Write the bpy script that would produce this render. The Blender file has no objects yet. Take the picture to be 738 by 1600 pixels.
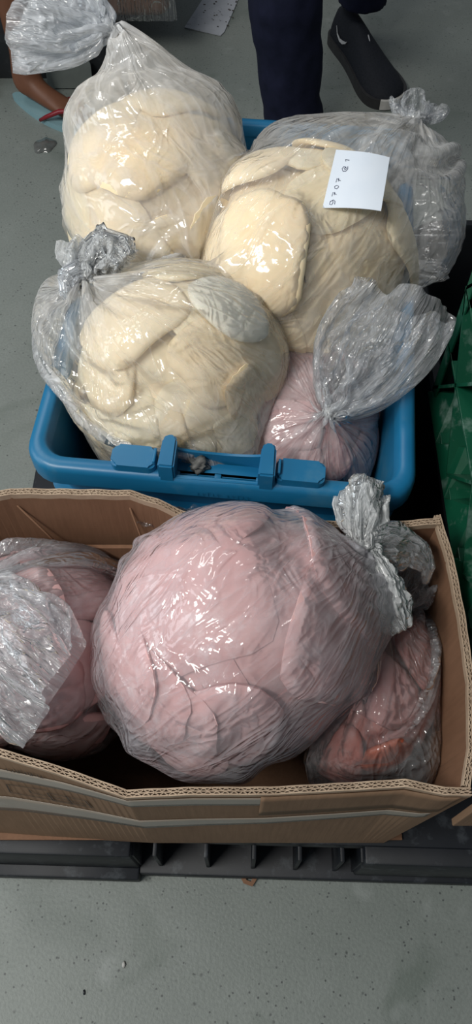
import bpy, bmesh, math, random
import numpy as np
from mathutils import Vector, Matrix, noise
from mathutils.bvhtree import BVHTree
random.seed(7); np.random.seed(7)
PI = math.pi
sc = bpy.context.scene
col = sc.collection
# ------------------------------------------------------------------ camera, world, light, exposure
cam = bpy.data.cameras.new('camera'); camo = bpy.data.objects.new('camera', cam); col.objects.link(camo)
cam.sensor_fit = 'VERTICAL'; cam.sensor_height = 36; cam.lens = 36 * 1256 / 1600; cam.clip_start = 0.02
camo.location = (0, 0, 1.19); camo.rotation_euler = (math.radians(30), 0, 0)
sc.camera = camo
sc.view_settings.view_transform = 'Standard'; sc.view_settings.look = 'None'
sc.view_settings.gamma = 1; sc.view_settings.exposure = -0.12
sc.cycles.transparent_max_bounces = 32; sc.cycles.max_bounces = 10
sc.cycles.sample_clamp_indirect = 4
w = bpy.data.worlds.new('world'); sc.world = w; w.use_nodes = True
w.node_tree.nodes['Background'].inputs[0].default_value = (0.80, 0.90, 1.0, 1)
w.node_tree.nodes['Background'].inputs[1].default_value = 0.17


def area(name, loc, target, sx, sy, power, color):
    l = bpy.data.lights.new(name, 'AREA'); l.shape = 'RECTANGLE'; l.size = sx; l.size_y = sy
    l.energy = power; l.color = color
    o = bpy.data.objects.new(name, l); col.objects.link(o); o.location = loc
    o.rotation_euler = (Vector(target) - Vector(loc)).to_track_quat('-Z', 'Y').to_euler()
    return o


area('ceiling_tube_lamp', (-1.25, -0.3, 2.6), (0, .6, .3), 1.3, 0.3, 54, (1.0, 0.98, 0.93))
area('ceiling_tube_lamp', (-1.3, 2.3, 3.2), (0, .6, .3), 1.5, 0.3, 24, (1.0, 0.98, 0.95))
area('doorway_daylight', (-3.3, 0.3, 1.9), (0, .5, .4), 1.8, 1.8, 40, (0.86, 0.94, 1.0))

# ------------------------------------------------------------------ materials


class NT:
    def __init__(s, name):
        m = bpy.data.materials.new(name); m.use_nodes = True; s.m = m; s.t = m.node_tree
        s.b = s.t.nodes['Principled BSDF']; s.out = s.t.nodes['Material Output']

    def n(s, typ, **kw):
        nd = s.t.nodes.new(typ)
        for k, v in kw.items():
            if k.startswith('i_'):
                key = k[2:]
                nd.inputs[int(key) if key.isdigit() else key.replace('_', ' ')].default_value = v
            else:
                setattr(nd, k, v)
        return nd

    def l(s, a, b): s.t.links.new(a, b)

    def coord(s, obj=True):
        return s.n('ShaderNodeTexCoord').outputs['Object' if obj else 'Generated']

    def noise(s, vec, scale, detail=4, rough=.55, dist=0):
        nd = s.n('ShaderNodeTexNoise', i_Scale=scale, i_Detail=detail, i_Roughness=rough, i_Distortion=dist)
        s.l(vec, nd.inputs['Vector']); return nd.outputs['Fac']

    def ramp(s, fac, stops):
        r = s.n('ShaderNodeValToRGB'); e = r.color_ramp.elements
        while len(e) < len(stops): e.new(.5)
        for q, (p, c) in zip(e, stops):
            q.position = p; q.color = (c if isinstance(c, tuple) else (c, c, c)) + (1,)
        s.l(fac, r.inputs[0]); return r.outputs[0]

    def mix(s, fac, a, b, mode='MIX'):
        nd = s.n('ShaderNodeMix', data_type='RGBA', blend_type=mode)
        for v, i in ((fac, 0), (a, 6), (b, 7)):
            if isinstance(v, (int, float)): nd.inputs[i].default_value = v
            elif isinstance(v, tuple): nd.inputs[i].default_value = v + (1,)
            else: s.l(v, nd.inputs[i])
        return nd.outputs[2]

    def math(s, op, a, b=0, clamp=False):
        nd = s.n('ShaderNodeMath', operation=op, use_clamp=clamp)
        for i, v in enumerate((a, b)):
            if isinstance(v, (int, float)): nd.inputs[i].default_value = v
            else: s.l(v, nd.inputs[i])
        return nd.outputs[0]

    def bump(s, h, strength, dist=.01, normal=None):
        b = s.n('ShaderNodeBump', i_Strength=strength, i_Distance=dist); s.l(h, b.inputs['Height'])
        if normal is not None: s.l(normal, b.inputs['Normal'])
        return b.outputs[0]


def plain(name, c, rough=.5, c2=None, scale=30, bump=0, spec=.5, wear=None, metal=0):
    t = NT(name); v = t.coord(); f = t.noise(v, scale, 5)
    base = t.mix(t.ramp(f, [(.3, 0.0), (.7, 1.0)]), c, c2 or tuple(x * .8 for x in c))
    if wear:
        f2 = t.noise(v, wear[1], 6, .65)
        base = t.mix(t.ramp(f2, [(wear[2], 0.0), (wear[2] + .12, wear[3])]), base, wear[0])
    t.l(base, t.b.inputs['Base Color']); t.b.inputs['Roughness'].default_value = rough
    t.b.inputs['Specular IOR Level'].default_value = spec; t.b.inputs['Metallic'].default_value = metal
    if bump: t.l(t.bump(f, bump, .003), t.b.inputs['Normal'])
    return t.m


def floor_mat():
    t = NT('concrete'); v = t.coord()
    big = t.noise(v, 2.2, 6, .6); mid = t.noise(v, 14, 6, .65); fine = t.noise(v, 240, 3)
    base = t.mix(t.ramp(big, [(.35, 0.0), (.65, 1.0)]), (.170, .192, .176), (.218, .24, .222))
    base = t.mix(t.ramp(mid, [(.54, 0.0), (.74, .22)]), base, (.27, .29, .28))
    base = t.mix(t.ramp(fine, [(.3, .28), (.6, 0.0)]), base, (.10, .11, .105))
    # pock marks
    for sc_, th, cc, st, thr in ((40, .10, (.035, .04, .04), .9, .54), (110, .18, (.05, .055, .055), .85, .54), (13, .05, (.05, .055, .05), .7, .60)):
        vo = t.n('ShaderNodeTexVoronoi', i_Scale=sc_, i_Randomness=1.0); t.l(v, vo.inputs['Vector'])
        wob = t.noise(v, sc_ * 3, 2)
        d = t.math('ADD', vo.outputs['Distance'], t.math('MULTIPLY', wob, .14))
        m = t.ramp(d, [(th, 1.0), (th + .08, 0.0)])
        gate = t.ramp(t.noise(v, sc_ * .22, 3), [(thr - .12, 0.0), (thr - .02, st)])
        base = t.mix(t.math('MULTIPLY', m, gate), base, cc)
    # greasy dark blotches and pale splashes
    bl = t.noise(v, 7, 3, .5, .6)
    base = t.mix(t.ramp(bl, [(.58, 0.0), (.72, .55)]), base, (.095, .12, .10))
    vo = t.n('ShaderNodeTexVoronoi', i_Scale=11.0, i_Randomness=1.0); t.l(v, vo.inputs['Vector'])
    sp = t.math('MULTIPLY', t.ramp(t.math('ADD', vo.outputs['Distance'], t.math('MULTIPLY', t.noise(v, 60, 3), .3)), [(.27, 1.0), (.40, 0.0)]), t.ramp(mid, [(.45, 0.0), (.65, .25)]))
    base = t.mix(sp, base, (.36, .38, .37))
    t.l(base, t.b.inputs['Base Color'])
    t.l(t.ramp(big, [(.3, .42), (.7, .62)]), t.b.inputs['Roughness'])
    t.l(t.bump(fine, .25, .002), t.b.inputs['Normal'])
    return t.m


def film_mat(name, haze=.1, crinkle=.5, tint=(.88, .90, .93), gloss=.10, frost=None, scale=14, gather=1.0):
    """thin clear polythene: mostly see-through, a little milky, glossy, finely crinkled"""
    t = NT(name); t.t.nodes.remove(t.b)
    uv = t.n('ShaderNodeUVMap', uv_map='uv').outputs[0]; v = t.coord()
    mp = t.n('ShaderNodeMapping', i_Scale=(3.4, .9, 1)); t.l(uv, mp.inputs[0])
    warp = t.noise(v, 9, 2)
    a = t.noise(mp.outputs[0], scale, 2, .5, .9)
    ra = t.math('SUBTRACT', 1.0, t.math('ABSOLUTE', t.math('MULTIPLY', t.math('SUBTRACT', a, .5), 5)), True)
    b = t.noise(v, 22, 2, .5, 1.2)
    rb = t.math('SUBTRACT', 1.0, t.math('ABSOLUTE', t.math('MULTIPLY', t.math('SUBTRACT', b, .5), 6)), True)
    c = t.noise(v, 110, 2, .5, .4)
    h = t.math('ADD', t.math('MULTIPLY', ra, t.ramp(warp, [(.35, .25), (.65, 1.0)])), t.math('MULTIPLY', rb, .6))
    h = t.math('ADD', h, t.math('MULTIPLY', c, .16))
    nrm = t.bump(h, crinkle, .0035)
    gl = t.n('ShaderNodeBsdfGlossy', i_Roughness=gloss, i_Color=(1, 1, 1, 1)); t.l(nrm, gl.inputs['Normal'])
    df = t.n('ShaderNodeBsdfDiffuse', i_Color=tint + (1,)); t.l(nrm, df.inputs['Normal'])
    tl = t.n('ShaderNodeBsdfTranslucent', i_Color=tint + (1,)); t.l(nrm, tl.inputs['Normal'])
    dt = t.n('ShaderNodeMixShader', i_0=.4); t.l(df.outputs[0], dt.inputs[1]); t.l(tl.outputs[0], dt.inputs[2])
    tr = t.n('ShaderNodeBsdfTransparent', i_Color=(.97, .975, .98, 1))
    hz = t.math('MULTIPLY', t.ramp(t.noise(v, 13, 4, .6), [(.3, .55), (.7, 1.5)]), haze)
    hz = t.math('ADD', hz, t.math('MULTIPLY', t.ramp(ra, [(.6, 0.0), (1.0, 1.0)]), haze * .5))
    # film drawn together towards the knot lies in many folds and is milkier
    sx = t.n('ShaderNodeSeparateXYZ'); t.l(uv, sx.inputs[0])
    mr = t.n('ShaderNodeMapRange', interpolation_type='SMOOTHSTEP', i_1=.40, i_2=.60, i_3=1.0, i_4=gather); t.l(sx.outputs[1], mr.inputs[0])
    hz = t.math('MULTIPLY', hz, mr.outputs[0])
    if frost:
        fr = t.ramp(t.noise(v, frost[0], 5, .65), [(frost[1], 0.0), (frost[1] + .15, frost[2])])
        hz = t.math('ADD', hz, fr, True)
    lw = t.n('ShaderNodeLayerWeight', i_Blend=.35)
    hz = t.math('ADD', hz, t.math('MULTIPLY', t.math('POWER', lw.outputs['Facing'], 2.5), haze * 2.2), True)
    m1 = t.n('ShaderNodeMixShader'); t.l(hz, m1.inputs[0]); t.l(tr.outputs[0], m1.inputs[1]); t.l(dt.outputs[0], m1.inputs[2])
    fn = t.n('ShaderNodeLayerWeight', i_Blend=.22); t.l(nrm, fn.inputs['Normal'])
    fr = t.math('ADD', t.math('MULTIPLY', fn.outputs['Fresnel'], .8), .03, True)
    m2 = t.n('ShaderNodeMixShader'); t.l(fr, m2.inputs[0]); t.l(m1.outputs[0], m2.inputs[1]); t.l(gl.outputs[0], m2.inputs[2])
    t.l(m2.outputs[0], t.out.inputs[0])
    return t.m


def food_mat(name, c, c2, c3=None, sss=.0, frost=0.0, rough=.5):
    t = NT(name); v = t.coord(); oi = t.n('ShaderNodeObjectInfo')
    f = t.noise(v, 26, 5, .6); g = t.noise(v, 7, 3)
    base = t.mix(t.ramp(f, [(.35, 0.0), (.7, 1.0)]), c, c2)
    base = t.mix(t.math('MULTIPLY', oi.outputs['Random'], .55), base, c3 or c2)
    if frost:
        fr = t.ramp(t.noise(v, 55, 6, .75), [(.5, 0.0), (.75, frost)])
        base = t.mix(t.math('MULTIPLY', fr, t.ramp(g, [(.4, 0.0), (.6, 1.0)])), base, (.85, .84, .86))
    t.l(base, t.b.inputs['Base Color']); t.b.inputs['Roughness'].default_value = rough
    t.b.inputs['Specular IOR Level'].default_value = .35
    if sss:
        t.b.inputs['Subsurface Weight'].default_value = sss; t.b.inputs['Subsurface Radius'].default_value = (.012, .006, .004)
        t.b.inputs['Subsurface Scale'].default_value = .6
    t.l(t.bump(f, .3, .003), t.b.inputs['Normal'])
    return t.m


def cardboard_mat(name, c, c2):
    t = NT(name); v = t.coord()
    mp = t.n('ShaderNodeMapping', i_Scale=(90, 90, 6)); t.l(v, mp.inputs[0])
    fib = t.noise(mp.outputs[0], 2.2, 3); big = t.noise(v, 9, 5, .6)
    base = t.mix(t.ramp(big, [(.3, 0.0), (.7, 1.0)]), c, c2)
    base = t.mix(t.ramp(fib, [(.35, .22), (.65, 0.0)]), base, tuple(x * .6 for x in c))
    t.l(base, t.b.inputs['Base Color']); t.b.inputs['Roughness'].default_value = .75
    t.b.inputs['Specular IOR Level'].default_value = .2
    t.l(t.bump(fib, .15, .002), t.b.inputs['Normal'])
    return t.m


M = {}
M['floor'] = floor_mat()
M['blue'] = plain('blue_plastic', (.006, .125, .27), .38, (.010, .155, .31), 8, .1, wear=((.08, .20, .29), 16, .55, .35))
M['green'] = plain('green_plastic', (.002, .055, .028), .42, (.004, .075, .038), 9, .1, wear=((.15, .23, .20), 26, .54, .6))
M['black'] = plain('black_plastic', (.010, .012, .015), .45, (.018, .02, .024), 12, .1, wear=((.06, .065, .07), 30, .60, .5))
M['pallet'] = plain('pallet_plastic', (.006, .008, .011), .5, (.011, .013, .018), 14, .15, spec=.3, wear=((.07, .08, .09), 34, .55, .5))
M['card'] = cardboard_mat('cardboard', (.185, .098, .058), (.23, .127, .077))
M['card_edge'] = plain('cardboard_edge', (.46, .35, .25), .8, (.36, .26, .18), 60)
M['card_out'] = cardboard_mat('cardboard_outside', (.21, .13, .08), (.25, .16, .10))
M['tape'] = plain('packing_tape', (.25, .21, .17), .22, (.30, .26, .215), 14, .1, wear=((.42, .40, .37), 18, .6, .5))
M['ink'] = plain('printing_ink', (.05, .035, .025), .7)
M['pen'] = plain('pen_ink', (.06, .07, .14), .6)
M['paper'] = plain('paper', (.74, .80, .88), .7, (.70, .77, .86), 40, .05)
M['newsprint'] = plain('printed_paper', (.46, .48, .52), .6, (.38, .40, .44), 15, wear=((.10, .11, .12), 90, .60, .8))
M['navy'] = plain('navy_cloth', (.006, .008, .020), .85, (.010, .012, .030), 40, .3, spec=.15)
M['shoe'] = plain('black_mesh_fabric', (.007, .009, .013), .75, (.012, .014, .020), 200, .4, spec=.25)
M['sole'] = plain('shoe_sole', (.014, .014, .016), .6, (.024, .024, .025), 40)
M['white'] = plain('off_white_rubber', (.50, .49, .46), .6, (.40, .39, .37), 40)
M['mark'] = plain('pale_grey_print', (.45, .45, .46), .6)
M['skin'] = plain('skin', (.125, .050, .026), .5, (.16, .066, .035), 18, .1, spec=.35)
M['flop'] = plain('light_blue_foam', (.16, .28, .31), .7, (.20, .33, .36), 20)
M['strap'] = plain('red_rubber', (.22, .008, .016), .35)
M['shorts'] = plain('dark_cloth', (.02, .02, .025), .9)
M['brown'] = plain('brown_carton', (.15, .075, .043), .6, (.11, .052, .03), 9)
M['water'] = plain('wet_clear_puddle', (.12, .125, .12), .05, (.085, .09, .085), 60, .1)
M['dirt'] = plain('dirty_lump', (.07, .075, .075), .6, (.16, .16, .15), 60, .6)
M['lid'] = plain('grey_green_plastic', (.13, .15, .14), .55)
M['red'] = plain('red_orange_fruit', (.42, .03, .015), .45, (.5, .10, .03), 10)
M['cream'] = food_mat('cream_slice', (.95, .75, .46), (.96, .81, .55), (.95, .84, .64), .08)
M['cream2'] = food_mat('pale_cream_slice', (.95, .80, .53), (.96, .85, .61), (.95, .88, .70), .08)
M['white_slice'] = food_mat('white_slice', (.88, .83, .68), (.90, .87, .76), None, .08)
M['pink'] = food_mat('pink_meat_slice', (.56, .29, .28), (.63, .38, .37), (.50, .24, .23), .08, .35)
M['pink2'] = food_mat('light_pink_meat_slice', (.64, .38, .37), (.70, .47, .46), (.58, .32, .31), .08, .55)
M['meat'] = food_mat('dark_red_meat', (.40, .13, .11), (.55, .22, .18), (.62, .30, .28), .05, .55)
M['rust'] = food_mat('orange_red_meat', (.36, .075, .035), (.45, .13, .07), None, .05, .1)
M['film_clear'] = film_mat('clear_film', .13, .8, gather=2.4)
M['film_milky'] = film_mat('milky_film', .36, .5, (.90, .90, .90), gather=1.6)
M['film_mid'] = film_mat('hazy_film', .21, .6, (.90, .90, .90), gather=2.0)
M['film_pink'] = film_mat('pink_hazy_film', .19, .75, (.84, .84, .89), frost=(11, .56, .25), gather=2.4)
M['film_tail'] = film_mat('crumpled_white_film', .42, .8, (.88, .91, .95))
M['film_tailc'] = film_mat('crumpled_clear_film', .20, .9)
M['film_over'] = film_mat('shiny_clear_scrap', .07, 1.0)
M['film_frost'] = film_mat('frosty_white_film', .5, 1.0, (.90, .92, .93))

# ------------------------------------------------------------------ object helpers


def link(name, me, mat=None, parent=None, loc=None):
    o = bpy.data.objects.new(name, me); col.objects.link(o)
    if mat is not None and not me.materials: me.materials.append(mat)
    if parent is not None: o.parent = parent
    if loc is not None: o.location = loc
    return o


def tag(o, label, cat, group=None, kind=None):
    o['label'] = label; o['category'] = cat
    if group: o['group'] = group
    if kind: o['kind'] = kind
    return o


def thing(name, label, cat, loc=(0, 0, 0), rz=0, group=None):
    o = bpy.data.objects.new(name, None); col.objects.link(o); o.location = loc; o.rotation_euler.z = rz
    o.empty_display_size = .05
    return tag(o, label, cat, group)


def mesh_from(verts, faces, smooth=True, name='m'):
    me = bpy.data.meshes.new(name); me.from_pydata([tuple(map(float, v)) for v in verts], [], faces)
    if smooth: me.polygons.foreach_set('use_smooth', [True] * len(me.polygons))
    me.update(); return me


def finish(bm, smooth=False, angle=None):
    me = bpy.data.meshes.new('m'); bmesh.ops.recalc_face_normals(bm, faces=bm.faces[:]); bm.to_mesh(me); bm.free()
    if smooth:
        me.polygons.foreach_set('use_smooth', [True] * len(me.polygons))
        if angle: me.set_sharp_from_angle(angle=math.radians(angle))
    return me


def bbox(bm, x0, x1, y0, y1, z0, z1, bev=0, mat=None, seg=2):
    vs = [bm.verts.new((x, y, z)) for x in (x0, x1) for y in (y0, y1) for z in (z0, z1)]
    fs = [bm.faces.new([vs[i] for i in f]) for f in ((0, 1, 3, 2), (4, 6, 7, 5), (0, 4, 5, 1), (2, 3, 7, 6), (0, 2, 6, 4), (1, 5, 7, 3))]
    if bev:
        es = list({e for f in fs for e in f.edges})
        r = bmesh.ops.bevel(bm, geom=es, offset=bev, segments=seg, affect='EDGES', profile=.5)
        vs = list({v for f in r['faces'] for v in f.verts} | {v for v in vs if v.is_valid})
    if mat is not None: bmesh.ops.transform(bm, matrix=mat, verts=[v for v in vs if v.is_valid])
    return vs


def box(name, dims, mat, parent=None, bev=.002, tf=None):
    bm = bmesh.new(); bbox(bm, *dims, bev=bev, mat=tf); return link(name, finish(bm, True, 35), mat, parent)


def prism(bm, outline, z0, z1):
    a = [bm.verts.new((x, y, z0)) for x, y in outline]; b = [bm.verts.new((x, y, z1)) for x, y in outline]
    n = len(a); bm.faces.new(a[::-1]); bm.faces.new(b)
    for i in range(n): bm.faces.new((a[i], a[(i + 1) % n], b[(i + 1) % n], b[i]))


def loft(rings, close=True, cap=True):
    n = len(rings[0]); vs = [v for r in rings for v in r]; fs = []
    for i in range(len(rings) - 1):
        for j in range(n if close else n - 1):
            k = (j + 1) % n; fs.append((i * n + j, i * n + k, (i + 1) * n + k, (i + 1) * n + j))
    if cap: fs.append(tuple(range(n))[::-1]); fs.append(tuple((len(rings) - 1) * n + j for j in range(n)))
    return vs, fs


def tube(pts, rad, n=10):
    """closed tube round a polyline; rad a number or a list"""
    P = [Vector(p) for p in pts]; rings = []; prev = None
    for i, p in enumerate(P):
        d = (P[min(i + 1, len(P) - 1)] - P[max(i - 1, 0)]).normalized()
        u = d.orthogonal().normalized() if prev is None else (prev - d * prev.dot(d)).normalized()
        prev = u; v = d.cross(u); r = rad[i] if isinstance(rad, (list, tuple)) else rad
        rings.append([p + (u * math.cos(a) + v * math.sin(a)) * r for a in [2 * PI * k / n for k in range(n)]])
    return loft(rings)


def rounded_rect(hx, hy, r, seg=5):
    out = []
    for cx, cy, a0 in ((hx - r, hy - r, 0), (-hx + r, hy - r, 90), (-hx + r, -hy + r, 180), (hx - r, -hy + r, 270)):
        for k in range(seg + 1):
            a = math.radians(a0 + 90 * k / seg); out.append((cx + r * math.cos(a), cy + r * math.sin(a)))
    return out


# ------------------------------------------------------------------ floor
bm = bmesh.new(); bbox(bm, -5, 5, -4, 7, -.1, 0)
fl = link('floor', finish(bm), M['floor']); fl['kind'] = 'structure'

# ------------------------------------------------------------------ pallet
PT = .150
pal = thing('plastic_pallet', 'dusty black plastic pallet carrying the cardboard box and blue crate', 'pallet', (0, .12, 0), math.radians(-1.6))
PX0, PX1 = -.325, .90
bm = bmesh.new()
bbox(bm, PX0, PX1, .02, .98, PT - .025, PT, .003)
link('deck', finish(bm, True, 35), M['pallet'], pal)
bm = bmesh.new(); bbox(bm, PX0, -.128, .0, .03, .028, PT - .004, .003); link('front_panel', finish(bm, True, 35), M['pallet'], pal)
bm = bmesh.new(); bbox(bm, .155, PX1, .0, .03, .028, PT - .004, .003); link('front_panel', finish(bm, True, 35), M['pallet'], pal)
bm = bmesh.new(); bbox(bm, -.13, .16, .075, .085, .02, PT - .02); link('recess_back', finish(bm), M['pallet'], pal)
for x in (-.128, -.10, -.037, .022, .078, .130, .155):
    bm = bmesh.new(); bbox(bm, x - .0025, x + .0025, .004, .08, .028, PT - .020, .0008); link('rib', finish(bm, True, 35), M['pallet'], pal)
bm = bmesh.new(); bbox(bm, PX0, -.128, -.014, .10, .0, .030, .003); link('foot_rail', finish(bm, True, 35), M['pallet'], pal)
bm = bmesh.new(); bbox(bm, -.130, PX1, -.006, .10, .0, .026, .003); link('foot_rail', finish(bm, True, 35), M['pallet'], pal)
for yy in (.45, .88):
    bm = bmesh.new(); bbox(bm, PX0, PX1, yy, yy + .10, 0, .026, .003); link('foot_rail', finish(bm, True, 35), M['pallet'], pal)
for x in (-.30, .24, .80):
    for yy in (.45, .88):
        bm = bmesh.new(); bbox(bm, x, x + .09, yy, yy + .10, .026, PT - .025, .003); link('block', finish(bm, True, 35), M['pallet'], pal)
# ------------------------------------------------------------------ cardboard box (double-wall corrugated)
card = thing('cardboard_box', 'open brown corrugated cardboard box holding bags of pink meat', 'box', (-.03, .28, PT))
CO = Vector((-.03, .28, PT))


def densify(path, step=.002):
    """path: list of (x,y,ztop,xb,yb); returns dense samples along top arclength"""
    P = np.array(path, float); d = np.r_[0, np.cumsum(np.linalg.norm(np.diff(P[:, :2], axis=0), axis=1))]
    s = np.arange(0, d[-1], step); s = np.r_[s, d[-1]]
    return np.stack([np.interp(s, d, P[:, k]) for k in range(P.shape[1])], 1), s


def card_wall(name, path, th=.0066, pitch=.0078, mat='card', inner=1):
    """solid wall with the open flutes of its corrugation showing along the top edge"""
    D, s = densify(path)
    T = np.gradient(D[:, :2], axis=0); T /= np.linalg.norm(T, axis=1)[:, None] + 1e-9
    N = np.stack([-T[:, 1], T[:, 0]], 1) * inner
    root = None
    idx = np.arange(0, len(s), 4); idx = np.r_[idx, len(s) - 1] if idx[-1] != len(s) - 1 else idx
    rings = []
    rec = .007
    for i in idx:
        x, y, z, xb, yb = D[i]; n = N[i]
        rings.append([Vector((xb, yb, PT + .001)) - CO, Vector((x, y, z - rec)) - CO, Vector((x + n[0] * th, y + n[1] * th, z - rec)) - CO,
                      Vector((xb + n[0] * th, yb + n[1] * th, PT + .001)) - CO])
    v, f = loft(rings)
    root = link(name, mesh_from(v, f, False), M[mat], card)
    # liners and flutes
    vs, fs = [], []

    def ribbon(off, t=.00045):
        b = len(vs)
        for i in range(len(s)):
            x, y, z = D[i, :3]; n = N[i]; o = off[i]
            zz = z + .0006 * math.sin(s[i] * 190 + path[0][0] * 9)
            for dz, dt in ((-rec - .001, -t), (0, -t), (0, t), (-rec - .001, t)):
                vs.append((x + n[0] * (o + dt) - CO.x, y + n[1] * (o + dt) - CO.y, zz + dz - CO.z))
        for i in range(len(s) - 1):
            for a in range(3):
                fs.append((b + i * 4 + a, b + i * 4 + a + 1, b + (i + 1) * 4 + a + 1, b + (i + 1) * 4 + a))
    z_ = np.zeros(len(s))
    ribbon(z_ + .0004, .0006); ribbon(z_ + th / 2); ribbon(z_ + th - .0004, .0006)
    tri = lambda ph, p: np.abs(((s / p + ph) % 1) * 2 - 1)
    ribbon(.0006 + tri(0, pitch) * (th / 2 - .0008), .0004)
    ribbon(th / 2 + .0003 + tri(.4, pitch * .85) * (th / 2 - .0008), .0004)
    link('corrugated_edge', mesh_from(vs, fs, False), M['card_edge'], root)
    return root


XL, XR = -.292, .208
# front wall: top rim x,y,z / bottom x,y
fw = [(XL, .180, .462, XL, .150), (-.235, .176, .462, -.235, .146), (-.16, .156, .456, -.16, .142), (-.098, .1365, .449, -.098, .139), (-.04, .1385, .451, -.04, .139),
      (.03, .1385, .452, .03, .139), (.10, .142, .453, .10, .139), (.15, .145, .453, .15, .139), (.185, .1385, .450, .17, .139), (.209, .1385, .449, .178, .139)]
front = card_wall('front_panel', fw, mat='card_out')
bk1 = [(XL, .408, .494, XL, .405), (-.262, .415, .501, -.262, .405), (-.225, .421, .508, -.225, .405), (-.17, .421, .507, -.17, .405), (-.105, .420, .506, -.105, .405), (-.078, .414, .499, -.078, .405),
       (-.052, .406, .488, -.052, .404), (-.02, .402, .483, -.02, .404), (.03, .400, .482, .03, .404), (.10, .397, .484, .10, .404), (.165, .396, .486, .165, .404), (.205, .399, .487, .196, .404)]
back = card_wall('back_panel', bk1, inner=-1)
rt = [(.206, .403, .487, .197, .403), (.217, .36, .474, .20, .36), (.224, .30, .460, .202, .30), (.226, .24, .450, .202, .24), (.2185, .18, .449, .195, .18), (.208, .145, .449, .18, .145)]
card_wall('right_panel', rt, inner=-1)
lf = [(XL, .185, .462, XL, .155), (XL - .004, .30, .470, XL - .004, .30), (XL, .408, .494, XL, .405)]
card_wall('left_panel', lf, inner=-1)
bm = bmesh.new(); bbox(bm, XL - CO.x, .20 - CO.x, .142 - CO.y, .405 - CO.y, .001, .006); link('bottom_panel', finish(bm), M['card'], card)


def strip_on(parent, path, za, zb, x0, x1, off, mat, name, rows=5, step=.004):
    """thin strip following the outside face of a panel, between height functions za(x), zb(x)"""
    D, s = densify(path, step); top, vs = [], []; n = 0
    for i in range(len(s)):
        x, y, z, xb, yb = D[i]
        if x < x0 or x > x1: continue
        for k in range(rows):
            zz = za(x) + (zb(x) - za(x)) * k / (rows - 1); f = (zz - PT) / (z - PT)
            vs.append((xb + (x - xb) * f - CO.x, yb + (y - yb) * f - off - CO.y, zz - CO.z))
        n += 1
    fs = [(i * rows + k, (i + 1) * rows + k, (i + 1) * rows + k + 1, i * rows + k + 1) for i in range(n - 1) for k in range(rows - 1)]
    o = link(name, mesh_from(vs, fs), M[mat], parent)
    sm = o.modifiers.new('s', 'SOLIDIFY'); sm.thickness = .0003; sm.offset = 1
    return o


ix = lambda xs, ys: (lambda x: float(np.interp(x, xs, ys)))
strip_on(front, fw, ix([-.3, -.22, -.1, .21], [.355, .385, .405, .403]), ix([-.3, -.22, -.1, .21], [.392, .418, .438, .440]), -.292, .12, .0006, 'tape', 'tape_strip')
strip_on(front, fw, ix([-.3, -.1, .03, .21], [.26, .275, .30, .345]), ix([-.3, -.1, .03, .21], [.315, .325, .335, .365]), -.292, .20, .0006, 'tape', 'tape_strip')
# outer layer with torn slanting lower edge
strip_on(front, fw, ix([.0, .21], [.35, .375]), ix([.0, .21], [.447, .445]), .02, .203, .0011, 'card_out', 'outer_ply')
# printed drawing of crates and a line of text, as thin ink marks
ink = []


def on_front(x, z, off=.0013):
    D = np.array(fw); y = np.interp(x, D[:, 0], D[:, 1]); zt = np.interp(x, D[:, 0], D[:, 2]); yb = np.interp(x, D[:, 3], D[:, 4])
    f = (z - PT) / (zt - PT); return Vector((x, yb + (y - yb) * f - off, z)) - CO


def ink_marks(name, segs, mat, parent, w=.0006, off=.0013):
    vs, fs = [], []
    for (x0, z0, x1, z1) in segs:
        d = Vector((x1 - x0, z1 - z0)); d.normalize(); nx, nz = -d.y * w, d.x * w; b = len(vs)
        for (x, z) in ((x0 + nx, z0 + nz), (x1 + nx, z1 + nz), (x1 - nx, z1 - nz), (x0 - nx, z0 - nz)): vs.append(on_front(x, z, off))
        fs.append((b, b + 1, b + 2, b + 3))
    return link(name, mesh_from(vs, fs, False), M[mat], parent)


L = []
ox, oz = -.185, .338
for (a, b_, c_, d_) in ((-.045, .0, .035, .008), (-.045, .0, -.042, .03), (-.042, .03, .0, .04), (.0, .0, .04, .004), (.04, .004, .038, .034), (.02, .002, .019, .034), (0, 0, -.001, .03), (-.001, .03, .038, .034), (-.02, .016, .04, .018), (-.02, .016, -.02, .026)):
    L.append((ox + a, oz + b_, ox + c_, oz + d_))
ink_marks('printed_drawing', L, 'ink', front, .0008)
L = []
x = -.275; random.seed(3)
for k in range(16):
    hgt = .010; zz = .408 + k * .0012
    if k not in (2, 3, 9):
        L.append((x, zz, x + .0005, zz + hgt))
        L.append((x, zz + random.choice((0, hgt, hgt * .5)), x + .004, zz + random.choice((0, hgt, hgt * .5))))
        if k % 2: L.append((x + .004, zz, x + .004, zz + hgt))
    x += .0062
ink_marks('printed_lettering', L, 'ink', front, .0005)
# crease lines inside back wall: raised panel folds
for nm, pts in (('fold_crease', [(-.222, .4135, .487), (-.190, .399, .43), (-.185, .3965, .35)]), ('fold_crease', [(-.108, .4125, .484), (-.098, .398, .43), (-.096, .3965, .35)])):
    v, f = tube([Vector(p) - CO for p in pts], .0011, 6); link(nm, mesh_from(v, f), M['card'], back)
bm = bmesh.new()
bbox(bm, -.185 - CO.x, -.035 - CO.x, .3935 - CO.y, .398 - CO.y, .33 - CO.z, .432 - CO.z, .001)
link('inner_flap', finish(bm), M['card'], back)
# second ply hanging at the right outside corner
bm = bmesh.new(); bbox(bm, .213 - CO.x, .30 - CO.x, .128 - CO.y, .135 - CO.y, .20, .285, .001)
link('outer_flap', finish(bm), M['card_out'], card)

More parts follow.
